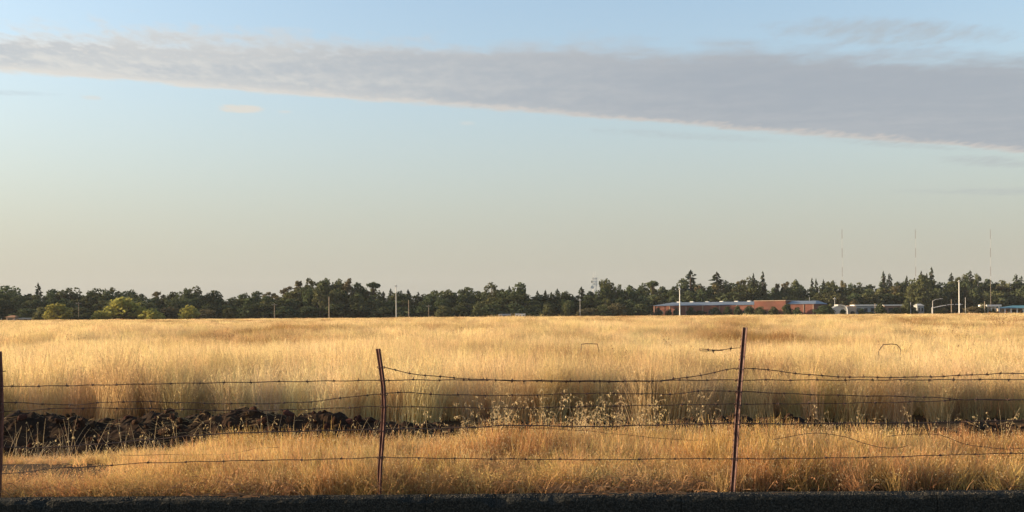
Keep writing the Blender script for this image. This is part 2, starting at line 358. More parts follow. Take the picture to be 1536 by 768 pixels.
clump_set('fuzzy', 5, 60, 0.15, 0.12, 0.30, 0.0042, [MT['fuzz'], MT['verge_grass']], heads=0.35, hl=0.014, hw=0.007, nh=5, lean=0.8, curve=0.9, hspread=0.03)

def scatter(name, key, pts, rot, scl, label, cat, kind='stuff'):
    col, nv = clump_col[key]; n = len(pts)
    me = bpy.data.meshes.new(name); me.vertices.add(n); me.vertices.foreach_set('co', np.asarray(pts, np.float32).ravel())
    a = me.attributes.new('rot', 'FLOAT_VECTOR', 'POINT'); a.data.foreach_set('vector', np.asarray(rot, np.float32).ravel())
    a = me.attributes.new('scl', 'FLOAT_VECTOR', 'POINT'); a.data.foreach_set('vector', np.asarray(scl, np.float32).ravel())
    a = me.attributes.new('pick', 'INT', 'POINT'); a.data.foreach_set('value', rng.integers(0, nv, n).astype(np.int32))
    me.update(); o = bpy.data.objects.new(name, me); C.objects.link(o)
    ng = bpy.data.node_groups.new(name + '_nodes', 'GeometryNodeTree')
    ng.interface.new_socket('Geometry', in_out='INPUT', socket_type='NodeSocketGeometry'); ng.interface.new_socket('Geometry', in_out='OUTPUT', socket_type='NodeSocketGeometry')
    N = ng.nodes; L = ng.links; gi = N.new('NodeGroupInput'); go = N.new('NodeGroupOutput')
    ip = N.new('GeometryNodeInstanceOnPoints'); ci = N.new('GeometryNodeCollectionInfo')
    ci.inputs['Collection'].default_value = col; ci.inputs['Separate Children'].default_value = True; ci.inputs['Reset Children'].default_value = True
    def attr(nm, ty):
        q = N.new('GeometryNodeInputNamedAttribute'); q.data_type = ty; q.inputs['Name'].default_value = nm; return q.outputs['Attribute']
    er = N.new('FunctionNodeEulerToRotation'); L.new(attr('rot', 'FLOAT_VECTOR'), er.inputs[0])
    L.new(gi.outputs[0], ip.inputs['Points']); L.new(ci.outputs[0], ip.inputs['Instance']); ip.inputs['Pick Instance'].default_value = True
    L.new(attr('pick', 'INT'), ip.inputs['Instance Index']); L.new(er.outputs[0], ip.inputs['Rotation']); L.new(attr('scl', 'FLOAT_VECTOR'), ip.inputs['Scale'])
    L.new(ip.outputs[0], go.inputs[0])
    md = o.modifiers.new('scatter', 'NODES'); md.node_group = ng
    return tag(o, label, cat, kind=kind)

def stand_height(x, y):
    # taller and shorter patches of the stand
    return 0.90 + 1.0 * fbm(x * 0.10, y * 0.06 + 4, 44, 3) + 0.45 * fbm(x * 0.7, y * 0.5, 48, 2)
def field_points(y0, y1, dens, margin, xs=0.53):
    wmax = xs * y1 + margin; n = int((y1 - y0) * 2 * wmax * dens)
    x = rng.uniform(-wmax, wmax, n); y = rng.uniform(y0, y1, n)
    k = np.abs(x) < xs * y + margin; return x[k], y[k]
def field():
    for name, key, y0, y1, dens, mg, lab in (
            ('field_grass', 'near', FIELD0, 36, 15.0, 3.0, 'dry golden grass with pale seed heads along the field edge behind the fence'),
            ('field_grass', 'mid', 34, 112, 3.3, 4.0, 'dry golden grass across the middle of the open field'),
            ('field_grass', 'far', 108, 452, 0.40, 8.0, 'dry golden grass reaching to the tree belt')):
        x, y = field_points(y0, y1, dens, mg)
        if key == 'near':        # ragged front edge
            k = y > FIELD0 + 0.35 + 0.9 * fbm(x * 0.5, x * 0.1, 91, 3); x = x[k]; y = y[k]
        n = len(x); z = ground_z(x, y); h = stand_height(x, y) * rng.uniform(0.78, 1.18, n)
        if key == 'near': h *= 0.95
        rot = np.stack([rng.normal(0, 0.09, n), rng.normal(0.04, 0.10, n), rng.uniform(0, 6.283, n)], 1)
        wsc = rng.uniform(0.9, 1.15, n)
        scatter(name, key, np.stack([x, y, z], 1), rot, np.stack([wsc, wsc, h], 1), lab, 'grass')
field()
def verge():
    x = rng.uniform(-7.2, 7.2, 11500); y = rng.uniform(8.66, 12.2, 11500)
    pxl = 768 + x / y * F
    # bare patches and the trough in front of the soil mound
    den = 0.46 + 2.1 * fbm(x * 1.1, y * 2.0, 55, 3) + 0.35 * (1 - sstep(y, 11.2, 12.1))
    den -= 1.5 * np.exp(-((pxl - 60) / 150) ** 2 - ((y - 9.95) / 0.45) ** 2)         # worn hollow by the end post
    den -= 0.9 * sstep(y, 11.3, 11.9) * (1 - sstep(pxl, 540, 700))
    den *= 1 - 0.82 * (1 - sstep(pxl, 110, 250)) * sstep(y, 9.15, 9.3) * (1 - sstep(y, 10.7, 11.0))
    den *= 1 - 0.9 * sstep(pxl, 720, 860) * (1 - sstep(y, 8.74, 8.90))
    den *= 1 - 0.8 * sstep(y, 11.35, 11.6)
    den += 1.2 * np.exp(-((pxl - 345) / 50) ** 2 - ((y - 11.0) / 0.5) ** 2)
    k = rng.random(len(x)) < den; x, y, pxl = x[k], y[k], pxl[k]; n = len(x)
    h = 0.86 + 1.1 * fbm(x * 0.9, y * 1.2, 61, 3)
    h *= 0.62 + 0.48 * sstep(pxl, 120, 420)
    h *= 0.80 + 0.30 * sstep(y, 8.6, 9.4)
    h *= 1 - (0.45 + 0.15 * sstep(pxl, 600, 700)) * sstep(y, 10.4, 11.4)
    h *= 1 - 0.62 * (1 - sstep(pxl, 150, 300)) * (1 - sstep(y, 9.3, 9.7)) - 0.4 * np.exp(-((pxl - 60) / 170) ** 2) * sstep(y, 9.4, 9.6) * (1 - sstep(y, 11.0, 11.3))
    h *= 1 + 0.75 * np.exp(-((pxl - 345) / 45) ** 2 - ((y - 11.0) / 0.45) ** 2)
    h = np.clip(h, 0.25, 1.6) * rng.uniform(0.85, 1.2, n)
    z = ground_z(x, y)
    rot = np.stack([rng.normal(0, 0.17, n), rng.normal(0.05, 0.22, n), rng.uniform(0, 6.283, n)], 1)
    scatter('verge_grass', 'verge', np.stack([x, y, z], 1), rot, np.stack([np.ones(n), np.ones(n), h], 1), 'short dry golden grass on the verge around the barbed wire fence', 'grass')
    x = rng.uniform(-7, 7, 2600); y = rng.uniform(8.64, 9.6, 2600); pxl = 768 + x / y * F
    k = (y > 8.64 + 0.2 * sstep(pxl, 720, 860)) & ((pxl > 230) | (y < 9.1)) & (rng.random(len(x)) < np.clip(0.42 + 1.6 * fbm(x * 0.8, y * 2, 77, 3) + 0.35 * np.exp(-((pxl - 560) / 260) ** 2), 0.03, 1)); x, y = x[k], y[k]; n = len(x)
    rot = np.stack([rng.normal(0, 0.15, n), rng.normal(0, 0.15, n), rng.uniform(0, 6.283, n)], 1)
    s = rng.uniform(0.6, 1.25, n)
    scatter('verge_weed', 'fuzzy', np.stack([x, y, ground_z(x, y)], 1), rot, np.stack([s, s, s], 1), 'low fuzzy tangle of dry weeds behind the kerb', 'weeds')
verge()

# ------------------------------------------------------------------ soil mound with clods and straw
MY = 12.55
def mound_h(x):
    px = 768 + np.asarray(x, float) / MY * F
    h = 0.23 + 0.12 * (1 - sstep(px, 430, 660))
    h = h - 0.04 * sstep(px, 1050, 1250)
    return h + 0.14 * fbm(np.asarray(x) * 0.9, np.asarray(x) * 0.2, 15, 3)
def mound_z(x, y):
    t = np.clip((np.asarray(y) - MY) / 0.95, -1, 1); t = np.where(t > 0, t * 1.15, t); t = np.clip(t, -1, 1)
    prof = np.cos(t * math.pi / 2) ** 1.25
    lump = 0.26 * fbm(x * 2.4, y * 2.4, 101, 4) + 0.20 * fbm(x * 7, y * 7, 131, 3)
    return -0.13 + prof * (mound_h(x) + 0.08 + lump)
def mound():
    root = thing('soil_mound', (0, MY, 0), 0, 'long low mound of dark turned soil at the edge of the tall grass', 'mound')
    xs = np.linspace(-10.5, 10.5, 720); ys = np.linspace(MY - 0.97, MY + 0.92, 64)
    X, Y = np.meshgrid(xs, ys); Z = mound_z(X, Y); n = len(xs)
    v = np.stack([X, Y - MY, Z], -1).reshape(-1, 3)
    f = [(i * n + j, i * n + j + 1, (i + 1) * n + j + 1, (i + 1) * n + j) for i in range(len(ys) - 1) for j in range(n - 1)]
    mesh_obj('soil', v, f, MT['soil'], root)
    metas = []
    for q in range(7):
        bm = bmesh.new(); bmesh.ops.create_icosphere(bm, subdivisions=2, radius=1)
        sx, sy, sz = random.uniform(.8, 1.5), random.uniform(.7, 1.1), random.uniform(.5, .9)
        for vv in bm.verts:
            p = vv.co; r = 1 + 0.9 * float(fbm(p.x * 1.7 + q * 9 + p.z, p.y * 1.7 + p.z * 1.3, 200 + q, 3)); vv.co = Vector((p.x * sx, p.y * sy, p.z * sz)) * r
        me = bpy.data.meshes.new('clod'); bm.to_mesh(me); bm.free(); me.materials.append(MT['clod']); metas.append(me)
    for i in range(230):
        px = random.uniform(-80, 640) if i < 185 else random.uniform(600, 1540); y = MY + random.uniform(-0.75, 0.12)
        x = gx(px, y); s = 0.018 + 0.048 * random.random() ** 2.5
        o = bpy.data.objects.new('clod', metas[i % 7]); C.objects.link(o); o.parent = root
        o.location = (x, y - MY, float(mound_z(x, y)) + s * 0.1); o.scale = (s, s, s); o.rotation_euler = [random.uniform(0, 6.28) for _ in range(3)]
    # bleached straw and roots lying over the soil
    V, Fc, Mi = [], [], []
    for i in range(1500):
        px = random.uniform(-90, 660) if i < 1050 else random.uniform(620, 1600); y = MY - random.uniform(-0.1, 0.85); x = gx(px, y)
        if float(fbm(x * 2.1, y * 2.5, 303, 2)) < -0.06: continue
        z = float(mound_z(x, y)); l = random.uniform(0.06, 0.30); az = random.gauss(0.5, 0.7) + (math.pi if random.random() < .5 else 0)
        n0 = len(V); w = random.uniform(0.0012, 0.0030); sl = random.uniform(-0.3, 0.25)
        for k in range(5):
            t = k / 4; xx = x + math.cos(az) * l * t; yy = y - abs(math.sin(az)) * l * t * 0.5
            zz = float(mound_z(xx, yy)) + 0.012 + 0.11 * math.sin(t * math.pi) * l / .3 * sl
            V.append((xx, yy - MY, zz - w)); V.append((xx, yy - MY + 0.002, zz + w))
            if k < 4: Fc.append((n0 + 2 * k, n0 + 2 * k + 1, n0 + 2 * k + 3, n0 + 2 * k + 2))
    o = mesh_obj('loose_straw', V, Fc, MT['old_straw'], root); o['kind'] = 'stuff'
mound()

def loose_stems():
    # single taller dead stems standing or bent over in front of the mound
    V, Fc, Mi = [], [], []
    for i in range(340):
        px = random.uniform(-20, 640) if i < 230 else random.uniform(600, 1560)
        y = random.uniform(11.0, 12.0); x = gx(px, y); h = random.uniform(0.20, 0.52); z = float(ground_z(x, y))
        bent = random.random() < 0.3
        P = blade(V, Fc, Mi, (x, y, z), h, 0.0065, random.uniform(0, 6.28), random.uniform(0, .35), random.uniform(0.7, 1.2) if bent else random.uniform(0, .3), 6, 0, face=random.uniform(-.5, .5))
        if random.random() < .35:
            for k in range(random.randint(2, 6)): spikelet(V, Fc, Mi, P[random.randint(3, 6)], 0.03, 0.013, 1)
    o = mesh_obj('dead_stem', V, Fc, mats=[MT['straw'], MT['oat']], mi=Mi)
    tag(o, 'scattered bleached dead stems standing in front of the dark soil', 'stems', kind='stuff')
    V, Fc, Mi = [], [], []
    # brown curled litter along the kerb
    for i in range(520):
        if i < 300: px = random.gauss(925, 75)
        elif i < 420: px = random.gauss(335, 30)
        else: px = random.uniform(0, 1536)
        y = random.uniform(8.50, 8.80) if random.random() < .94 else random.uniform(8.34, 8.46)
        x = gx(px, y); z = (0.05 if y < 8.48 else float(ground_z(x, y))) + random.uniform(0, .05) * (y > 8.48)
        l = random.uniform(.05, .28); az = random.uniform(0, 6.28); bend = random.uniform(-1.5, 1.5); w = random.uniform(.002, .0045); n0 = len(V); xx, yy = x, y
        rise = random.uniform(0.0, .12) * (1 if y > 8.48 else .2)
        for k in range(6):
            t = k / 5; V.append((xx, yy, z + rise * math.sin(t * math.pi) - w)); V.append((xx, yy + .002, z + rise * math.sin(t * math.pi) + w))
            xx += math.cos(az) * l / 5; yy += math.sin(az) * l / 5 * .4; az += bend / 5
            yy = max(yy, 8.32)
            if k < 5: Fc.append((n0 + 2 * k, n0 + 2 * k + 1, n0 + 2 * k + 3, n0 + 2 * k + 2))
    o = mesh_obj('stalk_litter', V, Fc, MT['brown_weed'])
    tag(o, 'brown curled litter of dead stalks lying along the kerb', 'litter', kind='stuff')
loose_stems()

def wild_oats():
    protos = []
    for q in range(7):
        r = bpy.data.objects.new('wild_oat', None); C.objects.link(r); r.empty_display_size = .1
        tag(r, 'tall dry wild oat stalk with drooping pale husks rising beside the fence wire', 'wild oat', 'wild oat stalks along the fence')
        V, Fc, Mi = [], [], []; h = random.uniform(.62, .86)
        P = blade(V, Fc, Mi, (0, 0, -0.02), h, .005, random.uniform(0, 6.28), .1, random.uniform(.1, .35), 7, 0, face=0.1)
        for b in range(3):
            blade(V, Fc, Mi, (0, 0, 0), h * random.uniform(.3, .6), .007, random.uniform(0, 6.28), .3, .6, 4, 0, face=random.uniform(-.6, .6))
        V2, F2, M2 = [], [], []
        for k in range(random.randint(7, 12)):
            t = random.uniform(3.4, 7); i0 = min(6, int(t)); fr = t - i0; p = [P[i0][j] * (1 - fr) + P[i0 + 1][j] * fr for j in range(3)]
            az = random.uniform(0, 6.28); rr = random.uniform(.015, .075)
            e = (p[0] + math.cos(az) * rr, p[1] + math.sin(az) * rr, p[2] + random.uniform(-.01, .03)); n0 = len(V)
            V += [(p[0], p[1], p[2] - .0012), (e[0], e[1], e[2] - .0012), (e[0], e[1], e[2] + .0012), (p[0], p[1], p[2] + .0012)]; Fc.append((n0, n0 + 1, n0 + 2, n0 + 3)); Mi.append(0)
            for s in range(2):
                spikelet(V2, F2, M2, e, random.uniform(.020, .032), random.uniform(.006, .010), 0, .8)
        mesh_obj('stem', V, Fc, MT['straw'], r); o = mesh_obj('husk_cluster', V2, F2, MT['oat'], r); o['kind'] = 'stuff'
        protos.append(r)
    used = set()
    for i in range(115):
        c = random.random()
        px = random.triangular(600, 1100, 860) if c < .72 else (random.uniform(1110, 1540) if c < .88 else random.uniform(250, 660))
        y = random.uniform(10.2, 11.9); x = gx(px, y); q = random.randrange(7)
        o = protos[q] if q not in used else copy_tree(protos[q]); used.add(q)
        o.location = (x, y, float(ground_z(x, y))); o.rotation_euler = (random.gauss(0, .06), random.gauss(0, .08), random.uniform(0, 6.28))
        o['label'] = 'dry wild oat stalk with pale husks ' + ('between the bent post and tall post' if c < .72 else 'past the tall straight post' if c < .88 else 'in front of the dark soil'); o['group'] = o['label']
        s = random.uniform(.72, 1.18) * (1.0 if c < .72 else .70); o.scale = (s, s, s)
wild_oats()

# ------------------------------------------------------------------ fence
FY = 8.56
def t_post(pxpts, name_label, ang, wires_px):
    pts = [at(px, py, FY) for px, py in pxpts]
    base = Vector((pts[0].x, FY, 0))
    root = thing('fence_post', base, 0, name_label, 'fence post', 'steel fence posts')
    # dense path from the ground up
    path = [Vector(p) - base for p in pts]; path[0].z = min(path[0].z, -0.05)
    dense = []
    for i in range(len(path) - 1):
        for k in range(8): dense.append(path[i].lerp(path[i + 1], k / 8))
    dense.append(path[-1])
    ca, sa = math.cos(ang), math.sin(ang)
    def rot(p): return (p[0] * ca - p[1] * sa, p[0] * sa + p[1] * ca)
    def extrude(sec):
        sec = [rot(p) for p in sec]; n = len(sec); v = []; f = []
        for d in dense: v += [(d.x + p[0], d.y + p[1], d.z) for p in sec]
        for i in range(len(dense) - 1):
            for k in range(n): k2 = (k + 1) % n; f.append((i * n + k, i * n + k2, (i + 1) * n + k2, (i + 1) * n + k))
        f += [tuple(reversed(range(n))), tuple((len(dense) - 1) * n + k for k in range(n))]
        return v, f
    v, f = extrude([(-.019, -.004), (.019, -.004), (.019, .002), (-.019, .002)]); mesh_obj('flange', v, f, MT['rust'], root)
    v, f = extrude([(-.0035, -.032), (.0035, -.032), (.0035, -.0045), (-.0035, -.0045)]); mesh_obj('stem', v, f, MT['rust'], root)
    m = MB(); z = .12
    while z < path[-1].z - .05:
        j = max(range(len(dense)), key=lambda k: -abs(dense[k].z - z)); d = dense[j]
        for s in (-1, 1):
            c = rot((s * .011, .0065)); m.box(d.x + c[0] - .005, d.x + c[0] + .005, d.y + c[1] - .005, d.y + c[1] + .006, z - .007, z + .007)
        z += .054
    m.build('stud_row', MT['rust'], root)
    for (px, py) in wires_px:
        p = at(px, py, FY) - base; m = MB()
        m.tube([(p.x + .030 * math.cos(t), p.y - .012 + .038 * math.sin(t), p.z + .010 * math.sin(t * 2)) for t in np.linspace(0, 6.1, 14)], .0028, 5)
        m.build('wire_clip', MT['wire'], root)
    return root
t_post([(-4, 742), (-1, 690), (1, 620), (0, 575), (-2, 527)], 'rusty steel post by the worn hollow, with no slack loop of wire on it', 1.2, [(0, 580), (0, 604), (1, 617), (-1, 671), (-3, 711)])
t_post([(568, 750), (570, 700), (574, 650), (576, 612), (575, 580), (571, 550), (567, 523)], 'bent rusty steel post bowed in the middle', 0.35, [(574, 570), (576, 591), (576, 610), (575, 646), (571, 686), (572, 551)])
t_post([(1096, 740), (1101, 690), (1105, 620), (1111, 550), (1116, 491)], 'tall straight leaning rusty steel post, tallest of the fence', 0.75, [(1109, 553), (1108, 570), (1107, 587), (1106, 606), (1104, 635), (1101, 688)])

def catmull(p, step):
    out = []
    for i in range(len(p) - 1):
        a, b, c, d = p[max(i - 1, 0)], p[i], p[i + 1], p[min(i + 2, len(p) - 1)]
        n = max(2, int((c - b).length / step))
        for k in range(n):
            t = k / n; out.append(0.5 * ((2 * b) + (c - a) * t + (2 * a - 5 * b + 4 * c - d) * t * t + (3 * b - a - 3 * c + d) * t ** 3))
    out.append(p[-1]); return out
def barbed(pix, label, barb=0.18, rad=.0036, Y=FY + .012, ydrift=None, name='barbed_wire', group='barbed wire strands of the fence'):
    P = [at(px, py, Y if ydrift is None else ydrift[i]) for i, (px, py) in enumerate(pix)]
    path = catmull(P, .05); m = MB(); base = path[0].copy()
    path = [p - base for p in path]
    for i, p in enumerate(path): path[i] = p + Vector((0, 0.003 * math.sin(i * 1.7), 0.0022 * math.sin(i * 0.9 + 1)))
    m.tube(path, rad, 5)
    acc = random.uniform(0, barb) if barb else 0
    for i in range(1, len(path)):
        seg = path[i] - path[i - 1]; acc += seg.length
        if barb and acc > barb:
            acc = 0; p = path[i]; d = seg.normalized()
            m.tube([p - d * .009, p + d * .009], .0068, 6)
            for s in range(4):
                a = random.uniform(0, 6.28); q = Vector((d.x * random.uniform(-.3, .3), math.cos(a), math.sin(a))).normalized()
                m.tube([p + d * random.uniform(-.008, .008), p + q * .022], [.003, .0012], 4)
    o = m.build(name, MT['wire']); o.location = base
    return tag(o, label, 'barbed wire', group)
def wv(y, a=0): return y
barbed([(-330, 585), (0, 580), (100, 578.5), (300, 574.5), (568, 570.5), (676, 570), (768, 570.5), (960, 571.5), (1012, 570.5), (1108, 570), (1300, 570), (1536, 569), (1900, 566)], 'upper taut straight barbed strand of the fence', .185)
barbed([(574, 551), (593, 555), (628, 562), (681, 566.5), (716, 569), (768, 571), (860, 572.5), (960, 572), (1000, 570), (1040, 564.6), (1072, 558.6), (1109, 552), (1152, 555), (1204, 561), (1257, 565), (1344, 566), (1396, 565), (1466, 562), (1501, 560), (1536, 560), (1640, 552)], 'slack topmost barbed strand sagging from the bent post to the tall post', .092, Y=FY + .02)
barbed([(-330, 606), (0, 604), (70, 606.5), (115, 607), (157, 603.7), (209, 602.3), (297, 604.7), (384, 605.5), (454, 603.3), (499, 598.8), (541, 593.5), (569, 591.4), (607, 588), (646, 591.5), (768, 593), (890, 590), (1005, 591), (1047, 587), (1072, 586), (1107, 587), (1152, 589), (1239, 592.5), (1368, 595), (1414, 597), (1449, 599.5), (1536, 600), (1900, 604)], 'wavy barbed strand, next below the straight upper strand', .20, rad=.0034)
barbed([(-330, 622), (0, 617.6), (52, 615), (98, 612.4), (175, 612.4), (262, 613.8), (314, 615), (384, 616), (471, 613.4), (524, 611.7), (572, 610), (768, 612), (908, 609), (985, 608), (1100, 606), (1152, 606), (1320, 604), (1396, 602), (1466, 599), (1536, 599), (1900, 594)], 'barbed strand crossing the shaded grass just above the soil mound', .24, rad=.0032, Y=FY + .016)
barbed([(-330, 672), (0, 671), (56, 672), (150, 666), (250, 657), (314, 651.5), (384, 648.5), (480, 646), (574, 644), (690, 642), (768, 638), (880, 640), (960, 638), (1105, 634.5), (1152, 636), (1236, 635), (1396, 634), (1536, 630), (1900, 622)], 'dark barbed strand low in front of the soil mound', .22, rad=.0046)
barbed([(-330, 728), (0, 711), (35, 708), (87, 702), (157, 699), (195, 695.5), (279, 693), (384, 690.5), (489, 689), (571, 686), (628, 687), (768, 688.5), (908, 689.5), (1012, 688), (1100, 688), (1152, 688), (1239, 687), (1344, 685), (1431, 682), (1536, 680), (1900, 676)], 'lowest barbed strand, crossing the short verge grass', .27, rad=.0032, Y=FY - .07)
LW = 'loose wires by the tall post'
barbed([(1160, 660), (1215, 650), (1268, 655), (1292, 664), (1320, 671), (1347, 671.5), (1362, 668)], 'slack fallen wire curving through the verge grass, shorter loose piece', 0, rad=.0024, Y=8.85, name='loose_wire', group=LW)
barbed([(1330, 655), (1370, 651), (1410, 653), (1452, 667), (1501, 673), (1536, 672), (1600, 668)], 'slack fallen wire dipping through the verge grass, longer loose piece', 0, rad=.0024, Y=8.8, name='loose_wire', group=LW)
barbed([(640, 640), (760, 641), (860, 645), (925, 651), (1010, 659), (1060, 660)], 'sagging loose wire lying below the dark low strand', 0, rad=.0019, Y=9.6, name='loose_wire', group=LW)
barbed([(180, 683), (260, 682), (330, 682), (372, 676), (384, 672), (420, 671)], 'fallen wire lying in the verge grass beyond the worn hollow', 0, rad=.002, Y=9.6, name='loose_wire', group=LW)
barbed([(1113, 522), (1096, 523), (1080, 524.5), (1062, 524.5), (1049, 523.8), (1052, 526), (1070, 526), (1085, 526)], 'short broken wire end folded back, jutting from the tall post', .15, rad=.0028, Y=FY + .012, name='broken_wire', group='broken wire ends')
barbed([(0, 555), (4, 557), (9, 556)], 'tiny broken wire end jutting from the post by the worn hollow', 0, rad=.004, Y=FY, name='broken_wire', group='broken wire ends')

def rod_hoop(pix, Y, label):
    P = [at(px, py, Y) for px, py in pix]; base = Vector((P[0].x, Y, 0)); P = [p - base for p in P]
    P = [Vector((P[0].x, 0, -.05))] + P + [Vector((P[-1].x, 0, -.05))]
    m = MB(); m.tube(P, .0095, 6); o = m.build('steel_hoop', MT['wire']); o.location = base
    tag(o, label, 'hoop', 'steel hoops in the field')
rod_hoop([(871.5, 525), (872, 516.5), (879, 515.5), (896, 516), (898, 525)], 22, 'thin square-topped steel hoop poking out of the golden field')
rod_hoop([(1318, 527), (1321, 522), (1325, 517), (1337, 516), (1345, 517), (1350, 522), (1351, 527)], 22.5, 'thin round-shouldered steel hoop poking out of the golden field')

def brown_weeds():
    V, Fc, Mi = [], [], []
    for b in range(9):
        P = blade(V, Fc, Mi, (random.gauss(0, .05), random.gauss(0, .05), -.02), random.uniform(.8, 1.2), .012, random.uniform(0, 6.28), random.uniform(.05, .4), .2, 5)
        for k in range(16): q = P[random.randint(2, 5)]; spikelet(V, Fc, Mi, (q[0] + random.gauss(0, .02), q[1], q[2] + random.uniform(-.08, .08)), .05, .03, 0)
    src = None
    for px, Y, s in ((1503, 62, 1.5), (1496, 58, 1.3), (1518, 66, 1.4), (1512, 57, 1.2), (1400, 48, 1.1), (1441, 50, 1.2), (1372, 60, 1.1), (1335, 26, .85), (1352, 25, .8), (1446, 24, .85), (205, 26, .9), (330, 40, 1.1), (430, 33, 1.0), (110, 44, 1.0), (690, 45, 1.1), (930, 22, .85), (1010, 36, 1.0)):
        o = mesh_obj('brown_weed', V, Fc, MT['brown_weed']) if src is None else src.copy()
        if src is None: src = o
        else: C.objects.link(o)
        x = gx(px, Y); o.location = (x, Y, float(ground_z(x, Y))); o.scale = (s, s, s * .95); o.rotation_euler = (0, 0, random.uniform(0, 6.28))
        lab = 'dark brown dead weed ' + ('in the sparse weedy patch toward the teal roofed building' if px > 1360 and Y > 30 else 'standing in the golden grass near the fence' if Y < 30 else 'poking through the open golden field')
        tag(o, lab, 'weed', lab)
brown_weeds()

# ------------------------------------------------------------------ trees
def leaf_quads(V, Fc, cen, rad, n, size, rnd, shell=0.55):
    d = rnd.normal(size=(n, 3)); d /= np.linalg.norm(d, axis=1)[:, None]
    r = shell + (1 - shell) * rnd.random(n) ** 0.6
    P = np.asarray(cen) + d * r[:, None] * np.asarray(rad)
    for i in range(n):
        nn = d[i] + rnd.normal(size=3) * 0.8; nn /= np.linalg.norm(nn)
        a = np.cross(nn, (0.3, 0.2, 1.0)); a /= np.linalg.norm(a); b = np.cross(nn, a)
        s = size * rnd.uniform(.55, 1.35); t = rnd.uniform(0, 6.28); a, b = a * math.cos(t) + b * math.sin(t), b * math.cos(t) - a * math.sin(t)
        n0 = len(V)
        V += [tuple(P[i] - a * s - b * s * .35), tuple(P[i] + a * s * .15 - b * s * .75), tuple(P[i] + a * s + b * s * .3), tuple(P[i] - a * s * .1 + b * s * .8)]
        Fc.append((n0, n0 + 1, n0 + 2, n0 + 3))
def make_tree(name, kind, seed, leaf, bark):
    rnd = np.random.default_rng(seed); V, Fc = [], []; tr = MB(); H = 10.0
    if kind == 'round':
        nl = 15
        for i in range(nl):
            t = (i + .5) / nl; a = i * 2.4 + rnd.uniform(-.5, .5); z = 2.2 + 6.6 * t
            rr = 3.3 * math.sqrt(max(.05, 1 - ((t - .38) / .72) ** 2)) * rnd.uniform(.35, 1.0)
            c = (math.cos(a) * rr, math.sin(a) * rr, z); q = rnd.uniform(1.0, 1.75)
            leaf_quads(V, Fc, c, (q * 1.1, q * 1.1, q * .85), 95, .34, rnd)
            tr.tube([(0, 0, 1.5 + t * 2.5), (c[0] * .5, c[1] * .5, (1.5 + t * 2.5 + z) / 2), (c[0] * .85, c[1] * .85, z)], [.16, .10, .04], 5)
        leaf_quads(V, Fc, (0, 0, 5), (2.6, 2.6, 3.4), 330, .42, rnd, .1)
        leaf_quads(V, Fc, (0, 0, 9.3), (.9, .9, .7), 50, .28, rnd)
        tr.tube([(0, 0, -.3), (.1, 0, 2), (0, .1, 5), (0, 0, 8)], [.38, .30, .2, .06], 7)
    elif kind == 'gum':
        tr.tube([(0, 0, -.3), (.15, 0, 3), (0, .15, 6), (.1, 0, 9)], [.32, .25, .17, .05], 7)
        for i in range(13):
            t = i / 12; a = i * 2.1 + rnd.uniform(-.6, .6); z = 3.6 + 6.0 * t; rr = (2.6 - 1.3 * t) * rnd.uniform(.4, 1.1)
            c = (math.cos(a) * rr, math.sin(a) * rr, z); q = rnd.uniform(.65, 1.15)
            leaf_quads(V, Fc, c, (q * 1.05, q * 1.05, q * .9), 75, .27, rnd, .3)
            tr.tube([(0, 0, z - 2.0), (c[0] * .6, c[1] * .6, z - .7), (c[0], c[1], z + .2)], [.13, .09, .03], 5)
    elif kind in ('spire', 'cone'):
        R = 1.5 if kind == 'spire' else 2.6
        tr.tube([(0, 0, -.3), (0, 0, 5), (0, 0, 9.9)], [.26, .15, .02], 6)
        nz = 36 if kind == 'spire' else 34
        for i in range(nz):
            t = i / (nz - 1); z = .9 + 9.0 * t; rr = R * (1 - t) ** (.65 if kind == 'spire' else .7) * rnd.uniform(.72, 1.12) + .06; nb = max(4, int(9 * (1 - t) + 4))
            for b in range(nb):
                a = rnd.uniform(0, 6.28); l = rr * rnd.uniform(.65, 1.1); dr = -.28 * l; wd = .16 + .16 * l; ux, uy = math.cos(a), math.sin(a)
                for k in range(3):
                    n0 = len(V); p = rnd.uniform(.15, .75) * l; q = min(l, p + .5 * l); jz = rnd.uniform(-.12, .12)
                    V += [(ux * p - uy * wd * .5, uy * p + ux * wd * .5, z + dr * p / l + jz - .12), (ux * p + uy * wd * .5, uy * p - ux * wd * .5, z + dr * p / l + jz - .1),
                          (ux * q, uy * q, z + dr * q / l + jz + .05), (ux * p * .8, uy * p * .8, z + dr * p / l + jz + .2)]
                    Fc += [(n0, n0 + 1, n0 + 2), (n0, n0 + 2, n0 + 3)]
    elif kind == 'umbrella':
        tr.tube([(0, 0, -.3), (.2, 0, 4), (0, 0, 8.6)], [.28, .2, .1], 7)
        for i in range(9):
            a = i * .7 + rnd.uniform(-.2, .2); rr = 1.7 * (i > 0); c = (math.cos(a) * rr, math.sin(a) * rr, 8.7 - .25 * (i > 0) + rnd.uniform(-.3, .3))
            leaf_quads(V, Fc, c, (1.15, 1.15, .6), 85, .27, rnd, .3); tr.tube([(0, 0, 6.5), (c[0] * .6, c[1] * .6, 7.8), (c[0], c[1], c[2])], [.12, .08, .03], 5)
    elif kind == 'bush':
        for i in range(12):
            a = i * 2.4; t = rnd.random(); rr = rnd.uniform(.2, 1) * 4.2 * math.sqrt(1 - t * .75); z = 1.2 + 6.6 * t
            q = rnd.uniform(1.5, 2.4); leaf_quads(V, Fc, (math.cos(a) * rr, math.sin(a) * rr, z), (q, q, q * .95), 105, .42, rnd, .5)
        leaf_quads(V, Fc, (0, 0, 4), (4.2, 4.2, 4.0), 260, .6, rnd, .2); leaf_quads(V, Fc, (0, 0, 8.6), (2.2, 2.2, 1.3), 70, .4, rnd, .5)
